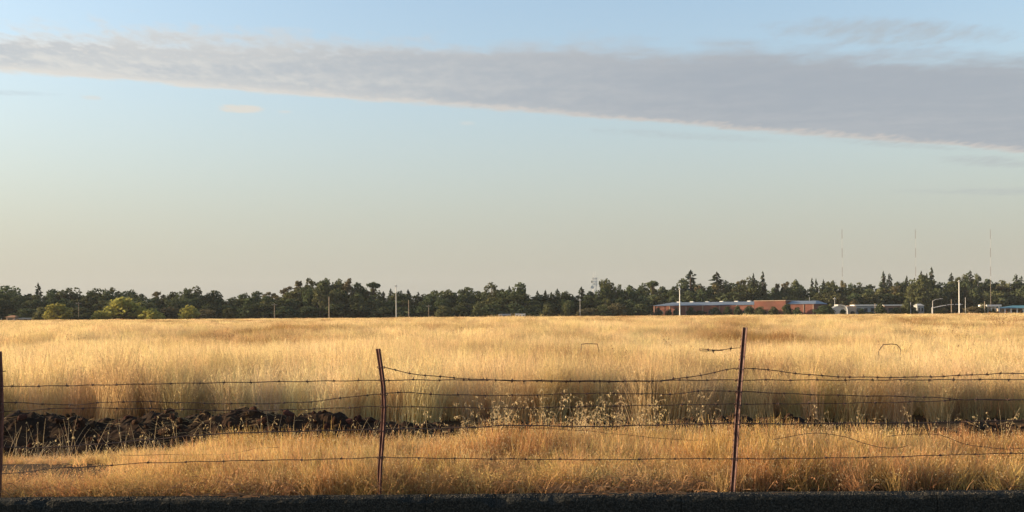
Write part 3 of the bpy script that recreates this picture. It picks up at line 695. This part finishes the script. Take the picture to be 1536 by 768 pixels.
        for i in range(5):
            a = i * 1.26; tr.tube([(.15 * math.cos(a), .15 * math.sin(a), -.2), (math.cos(a) * 1.2, math.sin(a) * 1.2, 3), (math.cos(a) * 2.4, math.sin(a) * 2.4, 6)], [.22, .16, .05], 5)
    z = np.array([v[2] for v in V]); xx = np.array([v[0] for v in V])
    root = bpy.data.objects.new(name, None); C.objects.link(root); root.empty_display_size = 1
    tr.build('trunk', bark, root); mesh_obj('crown', V, Fc, leaf, root)
    root['_'] = 0; del root['_']
    return root, float(np.percentile(z, 99.7)), float(np.percentile(xx, 98) - np.percentile(xx, 2))
PR = {}
def proto(key, name, kind, leaf, bark, n):
    PR[key] = [[*make_tree(name, kind, 17 * (i + 1) + sum(map(ord, key)), MT[leaf], MT[bark]), False] for i in range(n)]
proto('oak', 'broadleaf_tree', 'round', 'leaf_dark', 'bark', 4)
proto('olive', 'broadleaf_tree', 'round', 'leaf_olive', 'bark', 3)
proto('brown', 'gum_tree', 'gum', 'leaf_brown', 'pale_bark', 2)
proto('gum', 'gum_tree', 'gum', 'leaf_olive', 'pale_bark', 3)
proto('spire', 'conifer_tree', 'spire', 'needle', 'bark', 3)
proto('cone', 'conifer_tree', 'cone', 'needle', 'bark', 2)
proto('umbrella', 'umbrella_pine', 'umbrella', 'leaf_dark', 'bark', 1)
proto('ybush', 'willow_bush', 'bush', 'leaf_yellow', 'bark', 2)
proto('gbush', 'shrub', 'bush', 'leaf_olive', 'bark', 2)
proto('dbush', 'shrub', 'bush', 'leaf_dark', 'bark', 3)
proto('bbush', 'shrub', 'bush', 'leaf_brown', 'bark', 1)
def put(key, px, topy, wpx, Y, label, cat, group=None, basez=None):
    i = random.randrange(len(PR[key])); r, h0, w0, used = PR[key][i]
    o = copy_tree(r) if used else r; PR[key][i][3] = True
    zt = at(px, topy, Y).z; bz = float(ground_z(gx(px, Y), Y)) if basez is None else basez
    s = wpx * Y / F / w0 * (1.7 if key == 'cone' else 1.35 if key == 'spire' else 1.0); o.location = (at(px, topy, Y).x, Y, bz); o.scale = (s, s, (zt - bz) / h0); o.rotation_euler = (0, 0, random.uniform(0, 6.28))
    for k in ('label', 'category', 'group'):
        if k in o: del o[k]
    return tag(o, label, cat, group)
SEG = [(-100, 218, 'behind the yellow-green bushes'), (218, 400, 'beside the round yellow bushes'), (400, 600, 'in the highest grove by the utility poles'),
       (600, 860, 'between the pale pole and antenna tower'), (860, 1000, 'around the white antenna tower'), (1000, 1225, 'behind the long brick building'),
       (1225, 1390, 'behind the low pale buildings'), (1390, 1700, 'behind the traffic signal and teal roof')]
def where(px):
    for a, b, s in SEG:
        if a <= px < b: return s
    return SEG[-1][2]
KN = {'oak': 'dark green rounded broadleaf tree', 'olive': 'olive green rounded broadleaf tree', 'brown': 'brownish loose crowned gum tree', 'gum': 'open crowned gum tree with pale limbs',
      'spire': 'narrow dark spire conifer', 'cone': 'broad cone shaped conifer', 'umbrella': 'flat topped umbrella pine'}
SPECIAL = {57: 'lone small spire conifer poking above the trees behind the yellow-green bushes', 560: 'flat topped umbrella pine at the end of the highest grove', 737: 'open round topped gum tree standing above the even dark belt',
           911: 'tall round topped olive tree right beside the white antenna tower', 979: 'small umbrella pine near the end of the brick building', 1036: 'largest conifer behind the tall white pole at the brick building',
           1075: 'second broad conifer behind the brick building roof', 1144: 'taller of the two narrow columnar conifers behind the brick middle block', 1130: 'shorter of the two narrow columnar conifers behind the brick middle block',
           1325: 'narrow conifer with a broader one at its shoulder behind the brown building', 1397: 'tallest spire of the three conifers behind the street lamp', 1382: 'thinner spire of the three conifers behind the street lamp', 1455: 'broad dark conifer just past the tallest white pole',
           1427: 'pointed conifer just before the tallest white pole'}
def wood(key, px, topy, wpx, Y, size='tall'):
    Y = Y + random.uniform(-6, 6); w = KN[key].split(' ', 1)
    lab = SPECIAL.get(px) or size + ' ' + KN[key] + ' ' + where(px)
    put(key, px, topy, wpx, Y, lab, 'tree', None if px in SPECIAL else lab)
# skyline, read off the photo: kind, column, top row, crown width
SKY = [('oak', -30, 432, 46), ('oak', 8, 429, 40), ('oak', 22, 437, 26), ('cone', 57, 424, 15), ('oak', 44, 441, 30), ('oak', 80, 434, 28), ('olive', 103, 432, 30), ('spire', 116, 441, 12), ('oak', 122, 443, 20),
       ('oak', 143, 433, 28), ('gum', 170, 432, 20), ('oak', 160, 437, 26), ('oak', 198, 435, 30), ('oak', 213, 441, 18), ('brown', 237, 438, 26), ('oak', 258, 438, 26), ('oak', 278, 433, 24), ('gum', 291, 430, 24), ('oak', 320, 436, 30), ('oak', 350, 446, 24), ('oak', 368, 440, 24),
       ('oak', 386, 437, 26), ('brown', 405, 438, 26), ('brown', 429, 430, 24), ('brown', 451, 422, 28), ('gum', 470, 418, 22), ('gum', 488, 418, 22), ('gum', 507, 419, 20), ('brown', 521, 418, 22), ('oak', 536, 424, 24), ('oak', 548, 432, 20), ('umbrella', 560, 423, 17), ('gum', 561, 432, 20),
       ('spire', 586, 433, 14), ('spire', 575, 437, 14), ('oak', 600, 437, 24), ('spire', 612, 434, 14), ('spire', 627, 438, 14), ('oak', 650, 436, 30), ('olive', 673, 435, 28), ('oak', 700, 431, 30), ('oak', 718, 437, 24), ('gum', 737, 424, 22), ('oak', 752, 434, 24), ('spire', 764, 429, 12),
       ('oak', 780, 424, 26), ('spire', 806, 436, 12), ('spire', 818, 435, 12), ('spire', 827, 438, 12), ('spire', 836, 433, 13), ('oak', 850, 437, 22), ('cone', 872, 430, 18), ('oak', 886, 437, 22), ('olive', 911, 419, 22), ('gum', 924, 427, 14), ('oak', 930, 434, 26), ('oak', 945, 428, 22), ('oak', 965, 425, 20),
       ('umbrella', 979, 421, 15), ('gum', 980, 428, 16), ('oak', 995, 430, 24), ('oak', 1010, 430, 22), ('cone', 1036, 405, 30), ('oak', 1024, 418, 22), ('oak', 1050, 426, 18), ('cone', 1075, 408, 28), ('gum', 1092, 422, 18), ('brown', 1109, 420, 18), ('gum', 1121, 416, 16), ('spire', 1130, 410, 11), ('spire', 1144, 407, 13),
       ('oak', 1160, 432, 28), ('brown', 1168, 426, 18), ('brown', 1178, 423, 18), ('olive', 1193, 420, 18), ('oak', 1203, 429, 14), ('spire', 1218, 417, 10), ('spire', 1224, 418, 10), ('spire', 1235, 419, 10), ('olive', 1242, 423, 18), ('oak', 1249, 421, 14), ('brown', 1265, 421, 16), ('oak', 1277, 425, 16), ('gum', 1285, 424, 16),
       ('oak', 1305, 427, 24), ('spire', 1325, 407, 13), ('cone', 1334, 410, 14), ('oak', 1345, 423, 20), ('spire', 1360, 414, 12), ('spire', 1382, 406, 12), ('spire', 1390, 410, 12), ('spire', 1397, 401, 15), ('oak', 1410, 424, 26), ('cone', 1427, 409, 15), ('gum', 1440, 412, 18), ('cone', 1455, 406, 24), ('gum', 1467, 411, 14),
       ('oak', 1480, 419, 22), ('oak', 1493, 424, 20), ('olive', 1505, 421, 22), ('cone', 1524, 411, 16), ('cone', 1532, 414, 14), ('oak', 1555, 422, 30), ('spire', 1575, 410, 14), ('oak', 1600, 424, 34)]
def ybase(px): return 494 if px < 960 else 566
for k, px, ty, w in SKY: wood(k, px, ty, w, ybase(px) + random.uniform(-8, 16))
sx = np.array([s[1] for s in SKY]); sy = np.array([s[2] for s in SKY]); od = np.argsort(sx); sx = sx[od]; sy = sy[od]
def skyline(px): return float(np.interp(px, sx, sy))
px = -60
while px < 1620:                                   # the body of the belt in front of and behind the skyline trees
    base_sk = max(skyline(px - 12), skyline(px), skyline(px + 12))
    for row in (0, 1):
        ty = base_sk + random.uniform(3, 8) + row * random.uniform(5, 14)
        key = random.choice(['oak', 'oak', 'oak', 'olive', 'olive', 'gum', 'brown'] if 400 < px < 600 or px > 980 else ['oak', 'oak', 'oak', 'oak', 'olive', 'gum'])
        wood(key, px + random.uniform(-6, 6), min(ty, 462), random.uniform(20, 34), ybase(px) - 8 - row * 14, 'lower')
    px += 17
# bushes at the field's far edge
def bush(key, px, ty, w, Y, label, group=None):
    if key == 'ybush': Y -= 9
    put(key, px, ty, w, Y, label, 'bush', group)
BY = 448
bush('ybush', 87, 455, 27, BY, 'yellow-green bush tapering to a stem, apart from the other yellow bushes')
bush('gbush', 62, 461, 22, BY + 3, 'grey-green shrub beside the lone yellow-green bush near the tiled roof')
bush('bbush', 101, 464, 20, BY + 4, 'brownish low shrub right behind the lone yellow-green bush')
bush('gbush', 113, 473, 22, BY - 2, 'flat low shrub at the foot of the thin short utility pole')
bush('dbush', 133, 469, 30, BY - 1, 'low dark shrub mound next to the large rounded green tree')
bush('ybush', 149, 466, 18, BY + 2, 'small yellowish bush touching the large rounded green tree')
bush('gbush', 170, 452, 40, BY + 2, 'large rounded green tree with yellow top, largest of the bushes')
bush('ybush', 184, 446, 36, BY + 5, 'tall yellow-green crown rising above the large rounded green tree')
bush('gbush', 196, 458, 30, BY, 'green bushy mass leaning on the large rounded green tree')
bush('ybush', 214, 460, 18, BY + 4, 'narrow yellow-green bush wedged behind the wide yellow bush')
bush('ybush', 229, 463, 34, BY, 'wide low yellow bush, broadest of the bright yellow ones')
bush('bbush', 254, 461, 34, BY + 3, 'brown-green loose shrub between the two bright yellow bushes')
bush('ybush', 284, 458, 25, BY, 'upright round bright yellow bush')
bush('bbush', 309, 464, 28, BY + 3, 'brownish shrub next to the upright round yellow bush')
bush('gbush', 344, 462, 16, BY + 2, 'small isolated green bush in the dark belt past the yellow bushes')
bush('gbush', 821, 456, 20, BY + 4, 'rounded olive bush in the dark belt before the antenna tower')
bush('gbush', 849, 455, 10, BY + 2, 'slim upright olive bush in the dark belt before the antenna tower')
bush('bbush', 885, 462, 34, BY + 6, 'reddish brown low shrub below the antenna tower')
bush('bbush', 925, 455, 28, BY + 6, 'pale brown arching shrub between the antenna tower and brick building')
bush('gbush', 905, 457, 22, BY + 4, 'green shrub tucked between the two brown shrubs below the antenna tower')
bush('dbush', 960, 456, 30, BY + 6, 'dark shrub at the blind end of the brick building')
bush('gbush', 665, 459, 22, BY + 8, 'mid green rounded bush in the dark belt by the short thin pole')
bush('gbush', 714, 458, 15, BY + 6, 'narrow mid green bush in the even dark belt')
bush('dbush', 40, 463, 40, BY + 14, 'broad dark shrub behind the tiled roof')
for p in (372, 398, 430, 462, 505, 540, 572, 604, 636, 690, 740, 772, 800):
    bush('dbush', p, random.uniform(455, 461), random.uniform(30, 40), BY + 16, 'broad dark shrub along the foot of the tree belt', 'dark shrubs along the foot of the belt')

def undergrowth():
    rnd = np.random.default_rng(3); V, Fc = [], []
    for i in range(420):
        px = rnd.uniform(-120, 1680); Y = (492 if px < 960 else 575) + rnd.uniform(-8, 14); h = rnd.uniform(2.2, 4.6)
        leaf_quads(V, Fc, (gx(px, Y), Y, h * .45), (3.6, 2.5, h * .55), 26, .95, rnd, .1)
    tag(mesh_obj('undergrowth', V, Fc, MT['leaf_dark']), 'dense dark undergrowth filling the foot of the tree belt', 'undergrowth', kind='stuff')
undergrowth()

# ------------------------------------------------------------------ buildings
def brick_building():
    Y0 = 500.0; a = math.radians(30); p0 = at(980, 470, Y0); L = 75.0
    r = thing('brick_building', (p0.x, Y0, 0), -a, 'long low red brick building with blue-grey metal roof and taller middle block', 'building')
    w = MB(); w.box(0, 48.5, 0, 22, 0, 5.4); w.build('wall', MT['brick'], r)
    w = MB(); w.box(48.6, 62.6, -1.0, 22, 0, 7.0); blk = w.build('middle_block', MT['brick'], r)
    w = MB(); w.box(48.4, 62.8, -1.2, 22.2, 7.0, 7.25); w.build('parapet', MT['tan'], blk)
    w = MB(); w.box(62.7, L, 0, 22, 0, 5.5); w.build('wall', MT['brick'], r)
    # hipped roofs
    m = MB(); m.add([(-.5, -.5, 5.41), (48.59, -.5, 5.41), (48.59, 22.4, 5.41), (-.5, 22.4, 5.41), (6, 9, 7.0), (48.59, 9, 7.0), (48.59, 13, 7.0), (6, 13, 7.0)],
                    [(0, 1, 5, 4), (4, 5, 6, 7), (2, 3, 7, 6), (3, 0, 4, 7), (1, 2, 6, 5), (3, 2, 1, 0)]); rf = m.build('roof', MT['metal_roof'], r)
    for x in (8, 14.5, 22, 29, 36, 42):
        v = MB(); v.box(x, x + 1.6, 9.4, 11, 6.9, 7.35); v.build('roof_vent', MT['white'], rf)
    v = MB()
    for i in range(34): x = 1.0 + i * 1.42; v.add([(x, -.5, 5.47), (x + .1, -.5, 5.47), (x + .1, 9, 7.06), (x, 9, 7.06)], [(0, 1, 2, 3)])
    v.build('roof_seam_row', MT['metal_roof'], rf)
    m = MB(); m.add([(62.81, -.5, 5.51), (L + .5, -.5, 5.51), (L + .5, 22.4, 5.51), (62.81, 22.4, 5.51), (62.81, 9, 7.0), (L - 1.5, 9, 7.0), (L - 1.5, 13, 7.0), (62.81, 13, 7.0)],
                    [(0, 1, 5, 4), (4, 5, 6, 7), (2, 3, 7, 6), (1, 2, 6, 5), (3, 0, 4, 7), (3, 2, 1, 0)]); m.build('roof', MT['metal_roof'], r)
    for x in (0.3, 8, 16, 24, 32, 40, 47.6, 63.2, 70, 74.2):
        m = MB(); m.box(x, x + .5, -.22, -.003, 0, 5.3); m.build('pilaster', MT['brown_wall'], r)
    for x in (4, 12, 20, 28, 36, 44, 66.5):
        m = MB(); m.box(x - 1.1, x + 1.1, -.06, .05, 1.4, 3.0); wd = m.build('window', MT['brown_wall'], r)
        m = MB(); m.box(x - .95, x + .95, -.09, -.063, 1.55, 2.85); m.build('pane', MT['glass'], wd)
    m = MB(); m.box(54, 56.4, -1.1, -.95, 0, 2.6); m.build('door', MT['brown_wall'], r)
    m = MB(); m.tube([(70, 11, 6.9), (70, 11, 8.6)], .06, 6); m.build('vent_pipe', MT['galv'], r)
    # shrubs standing along the facade
    for i, (p, ty, w, k) in enumerate(((987, 462, 12, 'dbush'), (1003, 464, 10, 'dbush'), (1014, 463, 9, 'dbush'), (1037, 461, 11, 'dbush'), (1050, 466, 16, 'dbush'), (1073, 461, 13, 'dbush'), (1091, 460, 11, 'dbush'), (1107, 459, 11, 'dbush'), (1124, 459, 13, 'dbush'),
                                       (1141, 460, 14, 'gbush'), (1160, 460, 12, 'gbush'), (1181, 456, 13, 'dbush'), (1196, 461, 11, 'dbush'))):
        t = (p - 980) / 242; Y = 500 - 37.5 * t - 6
        bush(k, p, ty, w, Y, 'dark clipped shrub against the front of the brick building', 'shrubs along the brick building')
brick_building()

def box_building(name, px0, px1, topy, Y, wallmat, label, cat='building', depth=9, rot=0.0, roofmat=None, roof='flat', over=.5, rise=.35, wins=0, posts=0, door=None, winmat='glass'):
    x0, x1 = gx(px0, Y), gx(px1, Y); L = (x1 - x0) / math.cos(rot); h = at((px0 + px1) / 2, topy, Y).z
    r = thing(name, (x0, Y, 0), -rot, label, cat)
    if posts:
        for i in range(posts):
            t = .3 + (L - .6) * i / (posts - 1); m = MB(); m.box(t - .22, t + .22, .2, .64, 0, h - rise); m.build('column', MT['white'], r)
        m = MB(); m.box(0, L, 3.0, depth, 0, h - rise); m.build('wall', wallmat, r); wy = 3.0
    else:
        m = MB(); m.box(0, L, 0, depth, 0, h - rise); m.build('wall', wallmat, r); wy = 0.0
    m = MB()
    if roof == 'flat': m.box(-over, L + over, -over, depth + over, h - rise + .003, h)
    else:
        e = h - rise + .003; m.add([(-over, -over, e), (L + over, -over, e), (L + over, depth + over, e), (-over, depth + over, e), (L * .25, depth / 2, h), (L * .75, depth / 2, h)],
                            [(0, 1, 5, 4), (1, 2, 5), (2, 3, 4, 5), (3, 0, 4), (3, 2, 1, 0)])
    m.build('roof', roofmat or MT['white'], r)
    for i in range(wins):
        t = L * (i + .5) / wins; ww = min(1.1, L / wins * .3); zz = (h - rise)
        m = MB(); m.box(t - ww, t + ww, wy - .08, wy - .003, zz * .40, zz * .80); wd = m.build('window', wallmat, r)
        m = MB(); m.box(t - ww + .1, t + ww - .1, wy - .11, wy - .083, zz * .43, zz * .77); m.build('pane', MT[winmat], wd)
    return r, L, h
# pale hall with swept roof and tan arched porch
def hall():
    Y = 452; x0 = gx(1248, Y); h = at(1258, 457, Y).z; L = gx(1270, Y) - x0
    r = thing('pale_hall', (x0, Y, 0), -math.radians(8), 'pale grey hall with white roof sweeping down beside a tan arched porch', 'building')
    m = MB(); m.add([(0, 0, 0), (L, 0, 0), (L, 9, 0), (0, 9, 0), (0, 0, h - 1.5), (L * .45, 0, h - .35), (L, 0, h - 1.1), (0, 9, h - 1.5), (L * .45, 9, h - .35), (L, 9, h - 1.1)],
                    [(0, 1, 6, 5, 4), (3, 7, 8, 9, 2), (0, 4, 7, 3), (1, 2, 9, 6), (4, 5, 8, 7), (5, 6, 9, 8), (0, 3, 2, 1)]); m.build('wall', MT['grey_wall'], r)
    prof = [(L * .38, h), (L * .55, h), (L * .78, h - .25), (L * .95, h - .8), (L * 1.03, h - 1.7), (L * 1.05, 0)]
    for k in range(1):
        v = []; f = []
        for (x, z) in prof: v += [(x, -.7, z), (x, 9.2, z), (x - .28 if z < h - .1 else x, 9.2, z - .26 if z > 0 else 0), (x - .28 if z < h - .1 else x, -.7, z - .26 if z > 0 else 0)]
        for i in range(len(prof) - 1):
            for q in range(4): q2 = (q + 1) % 4; f.append((i * 4 + q, i * 4 + q2, i * 4 + 4 + q2, i * 4 + 4 + q))
        f += [(0, 3, 2, 1), tuple(len(prof) * 4 - 4 + q for q in range(4))]
        mesh_obj('roof', v, f, MT['white'], r)
    px0, px1 = L * 1.08, L * 1.08 + 3.2
    m = MB(); m.box(px0, px1, .2, 7, 0, h - .5); m.build('porch', MT['tan'], r)
    cx = (px0 + px1) / 2 + .15; arch = [(cx - .95, .0), (cx + .95, .0), (cx + .95, 1.3)] + [(cx + .95 * math.cos(t), 1.3 + .95 * math.sin(t)) for t in np.linspace(.3, 2.84, 7)] + [(cx - .95, 1.3)]
    mesh_obj('arched_opening', [(x, .15, z) for x, z in arch] + [(x, .195, z) for x, z in arch], [tuple(range(len(arch)))] + [(i, (i + 1) % len(arch), len(arch) + (i + 1) % len(arch), len(arch) + i) for i in range(len(arch))], MT['dark'], r)
hall()
box_building('flat_roofed_building', 1283, 1313, 457, 458, MT['grey_wall'], 'low grey building with thin white flat roof and dark windows', rot=.1, rise=.45, wins=3)
box_building('brown_building', 1327, 1362, 457, 462, MT['brown_wall'], 'low brown building with narrow white fascia between green shrubs', rot=.1, rise=.4, wins=2)
box_building('kiosk', 1376, 1386, 455.5, 450, MT['grey_wall'], 'small grey kiosk with pale hipped roof near the traffic signal', depth=4, roof='hip', rise=.8, wins=2, over=.3, roofmat=MT['mast_white'])
box_building('white_canopy', 1481, 1500, 457, 446, MT['white'], 'white flat canopy on columns before the teal roofed building', cat='canopy', depth=7, rise=.75, posts=4)
box_building('teal_roofed_building', 1507, 1580, 458, 446, MT['tan'], 'low building with teal metal roof over white columns', depth=10, rot=.06, roofmat=MT['teal'], roof='hip', rise=1.15, posts=9, wins=6)
box_building('tiled_shed', 9, 22, 473, 452, MT['tan'], 'small shed with orange tiled roof at the field corner', cat='shed', depth=5, roofmat=MT['tile_roof'], roof='hip', rise=.8, wins=1)
box_building('long_shed', 24, 52, 477, 455, MT['grey_wall'], 'low long pale shed beside the orange tiled one', cat='shed', depth=5, roofmat=MT['white'], rise=.25, wins=3)
box_building('white_trailer', 773, 788, 470.3, 452, MT['white'], 'low white flat roofed trailer in front of the dark belt', cat='trailer', depth=3, rise=.2, wins=3, over=.1)
box_building('grey_trailer', 748, 766, 471, 456, MT['grey_wall'], 'low grey trailer half hidden by grass before the dark belt', cat='trailer', depth=3, rise=.2, wins=3, over=.1)
for p, ty, w, k, lab in ((1237, 458, 24, 'dbush', 'dark tall shrub at the end of the brick building beside the pale hall'), (1245, 456, 10, 'gbush', 'pointed green shrub touching the pale hall'), (1281, 450, 15, 'bbush', 'rust brown small tree behind the tan arched porch'),
                         (1303, 468, 26, 'gbush', 'low light green hedge mound before the flat roofed grey building'), (1321, 455, 14, 'dbush', 'dark shrub between the grey and the brown low buildings'), (1359, 450, 11, 'gbush', 'pointed olive green tree in front of the brown building'),
                         (1337, 467, 10, 'gbush', 'little green shrub at the foot of the brown building'), (1371, 461, 10, 'dbush', 'dark shrub beside the small kiosk'), (1393, 460, 9, 'gbush', 'green shrub on the other side of the small kiosk'),
                         (1405, 464, 22, 'dbush', 'low dark shrub under the traffic signal arm'), (1460, 460, 26, 'bbush', 'brownish broad shrub past the tall white pole'), (1474, 455, 13, 'gbush', 'upright green shrub by the white canopy'), (1489, 463, 14, 'gbush', 'green shrub at the foot of the white canopy'), (1293, 463, 11, 'dbush', 'dark round shrub against the flat roofed grey building'), (1346, 461, 13, 'dbush', 'dark round shrub against the brown building'), (1264, 464, 8, 'dbush', 'small dark shrub at the foot of the pale hall'), (1530, 465, 12, 'bbush', 'brown shrub before the teal roofed building'), (1416, 462, 10, 'bbush', 'brown shrub by the dark signal pole')):
    bush(k, p, ty, w, 447 if p != 1281 else 466, lab)

# ------------------------------------------------------------------ poles, lamps, signal, towers
def pole(px, topy, Y, rad, mat, label, arm=None, name='utility_pole', cat='utility pole', group=None):
    b = at(px, topy, Y); r = thing(name, (b.x, Y, 0), 0, label, cat, group); m = MB()
    m.tube([(0, 0, -.2), (0, 0, b.z * .5), (0, 0, b.z)], [rad, rad * .85, rad * .7], 8); m.build('pole', MT[mat], r)
    if arm == 'cross':
        m = MB(); m.box(-1.1, 1.1, -.1, .04, b.z - .75, b.z - .6); ca = m.build('crossarm', MT[mat], r)
        for x in (-1, -.4, .4, 1):
            m = MB(); m.tube([(x, -.03, b.z - .6), (x, -.03, b.z - .42)], .06, 6); m.build('insulator', MT['galv'], ca)
    elif arm == 'lamp':
        m = MB(); m.tube([(0, 0, b.z - .2), (1.2, -.1, b.z + .5), (3.2, -.2, b.z + .8)], .09, 6); m.build('arm', MT[mat], r)
        m = MB(); m.box(3.1, 4.1, -.4, 0, b.z + .72, b.z + .9); m.build('lamp_head', MT['galv'], r)
    elif arm == 'cap':
        m = MB(); m.tube([(0, 0, b.z - .1), (0, 0, b.z + .25)], rad * 1.1, 8); m.build('cap', MT['galv'], r)
        m = MB(); m.box(-.45, .45, -.35, .1, b.z - .5, b.z - .12); m.build('floodlight', MT['galv'], r)
    return r
pole(118, 453, 444, .13, 'wood_pole', 'thin short wooden utility pole behind the low shrubs', 'cross')
pole(411.5, 455, 446, .15, 'wood_pole', 'short grey wooden utility pole before the tall gum grove', 'cross')
pole(493.5, 445, 446, .24, 'wood_pole', 'thick brown wooden utility pole before the tall gum grove')
pole(594, 428, 446, .20, 'galv', 'tall slender pale pole rising above the dark belt', 'cap', 'light_pole', 'pole')
pole(613, 450, 446, .17, 'wood_pole', 'weathered wooden pole right beside the tall slender pale pole')
pole(643, 457, 448, .12, 'wood_pole', 'thin dim wooden pole in the even dark belt', 'cross')
pole(870, 449, 448, .10, 'galv', 'slim pale post with a small lamp in the dark belt below the antenna tower', 'cap', 'light_pole', 'pole')
pole(1019.5, 433, 440, .24, 'white', 'tall white pole in front of the brick building', 'cap', 'light_pole', 'pole')
pole(1252, 447, 460, .10, 'galv', 'slim grey lamp pole behind the pale hall', 'cap', 'light_pole', 'pole')
pole(1312.5, 455, 448, .13, 'tan', 'tan pole by the flat roofed grey building', None, 'light_pole', 'pole')
pole(1366, 453, 446, .14, 'galv', 'pale short pole between the brown building and the kiosk', None, 'light_pole', 'pole')
pole(1399, 451, 444, .16, 'galv', 'street lamp with curved arm by the small kiosk', 'lamp', 'street_lamp', 'street lamp')
pole(1427, 449, 444, .20, 'wood_pole', 'dark greenish pole under the traffic signal arm')
pole(1438.5, 421, 440, .24, 'white', 'tallest white pole, beside the traffic signal', 'cap', 'light_pole', 'pole')
pole(1448, 446, 446, .12, 'galv', 'thin grey pole past the tallest white pole', None, 'light_pole', 'pole')
pole(1477, 452, 445, .22, 'wood_pole', 'thick olive brown pole by the white canopy')
pole(1486, 420, 480, .22, 'pale_bark', 'pale tall pole rising among the trees behind the white canopy')
def signal():
    Y = 442; b = at(1398, 462, Y); r = thing('traffic_signal', (b.x, Y, 0), 0, 'traffic signal with long white mast arm beside the tallest white pole', 'traffic signal')
    m = MB(); m.tube([(0, 0, -.2), (0, 0, b.z + .3)], .16, 8); m.build('post', MT['galv'], r)
    e = at(1432, 456.5, Y) - Vector((b.x, Y, 0)); e2 = at(1444, 456.5, Y) - Vector((b.x, Y, 0))
    m = MB(); m.tube([(0, 0, b.z), (e.x * .4, 0, b.z + (e.z - b.z) * .55), (e.x * .75, 0, e.z - .15), (e.x, 0, e.z), (e2.x, 0, e2.z)], [.16, .14, .12, .10, .08], 6); m.build('mast_arm', MT['white'], r)
    for px_, py_ in ((1409, 461), (1420, 458.5), (1431, 457)):
        p = at(px_, py_, Y) - Vector((b.x, Y, 0)); m = MB(); m.box(p.x - .22, p.x + .22, -.35, -.12, p.z - .9, p.z + .3); s = m.build('signal_head', MT['lamp_red'], r)
    p = at(1439.5, 456.5, Y) - Vector((b.x, Y, 0)); m = MB(); m.box(p.x - .35, p.x + .35, -.2, -.1, p.z - .35, p.z + .35); m.build('sign_plate', MT['white'], r)
signal()
def antenna_tower():
    Y = 500; b = at(892, 416, Y); r = thing('antenna_tower', (b.x, Y, 0), 0, 'white lattice antenna tower with panel antennas above the dark trees', 'tower'); H = b.z; w = .8
    for sx_ in (-1, 1):
        for sy_ in (-1, 1):
            m = MB(); m.tube([(sx_ * w, sy_ * w, 0), (sx_ * w * .8, sy_ * w * .8, H)], .09, 5); m.build('leg', MT['galv'], r)
    m = MB(); n = 11
    for i in range(n):
        z0, z1 = H * i / n, H * (i + 1) / n
        for s_ in (-1, 1): m.tube([(-w * .9, s_ * w * .9, z0), (w * .9, s_ * w * .9, z1)], .05, 4); m.tube([(s_ * w * .9, w * .9, z0), (s_ * w * .9, -w * .9, z1)], .05, 4)
    m.build('bracing', MT['galv'], r)
    for z in (H - .6, H - 2.0, H - 3.3):
        for x in (-.9, 0, .9):
            m = MB(); m.box(x - .22, x + .22, -1.1, -.85, z - .45, z + .45); m.build('panel_antenna', MT['white'], r)
    m = MB(); m.tube([(-1.3, -1.1, H - 4.6), (-1.3, -.8, H - 4.6)], .75, 12); m.build('dish', MT['white'], r)
    m = MB(); m.box(-1.6, -1.2, -.9, -.5, H - 2.6, H - 1.6); m.build('panel_antenna', MT['dark'], r)
    for x in (-.5, .4):
        m = MB(); m.tube([(x, 0, H), (x, 0, H + 2.6)], .04, 4); m.build('whip_antenna', MT['galv'], r)
antenna_tower()
def mast(px, label):
    Y = 1150; top = at(px, 344, Y); H = top.z; r = thing('radio_mast', (top.x, Y, 0), 0, label, 'radio mast', 'red and white radio masts'); n = 9; w = .34
    for i in range(n):
        z0, z1 = H * i / n + .01, H * (i + 1) / n - .01; m = MB()
        P = [(w * math.cos(k * 2.094), w * math.sin(k * 2.094)) for k in range(3)]
        for k in range(3): m.tube([(P[k][0], P[k][1], z0), (P[k][0], P[k][1], z1)], .05, 4)
        for j in range(8):
            za = z0 + (z1 - z0) * j / 8; zb = z0 + (z1 - z0) * (j + 1) / 8
            for k in range(3): a, b = P[k], P[(k + 1) % 3]; m.tube([(a[0], a[1], za), (b[0], b[1], zb)], .022, 3)
        m.build('mast_section', MT['mast_red'] if i % 2 == 0 else MT['mast_white'], r)
    for k in range(3):
        a = k * 2.094 + .5
        for hh in (.5, .95):
            m = MB(); m.tube([(0, 0, H * hh), (math.cos(a) * H * .6, math.sin(a) * H * .6, 0)], .012, 3); m.build('guy_wire', MT['galv'], r)
for px_ in (1263, 1373, 1485.5): mast(px_, 'tall thin guyed radio mast far beyond the trees')

# ------------------------------------------------------------------ hazy air
def haze():
    m = MB(); m.box(-3700, 3700, -120, 3100, -2.2, 110); mat = bpy.data.materials.new('pale_air'); mat.use_nodes = True; nt = mat.node_tree; nt.nodes.clear()
    out = nt.nodes.new('ShaderNodeOutputMaterial'); v = nt.nodes.new('ShaderNodeVolumePrincipled'); v.inputs['Color'].default_value = (0.9, 0.92, 0.95, 1); v.inputs['Density'].default_value = 0.5e-4
    nt.links.new(v.outputs[0], out.inputs['Volume']); o = m.build('haze', mat); tag(o, 'thin pale haze filling the air over the field', 'haze', kind='stuff')
haze()
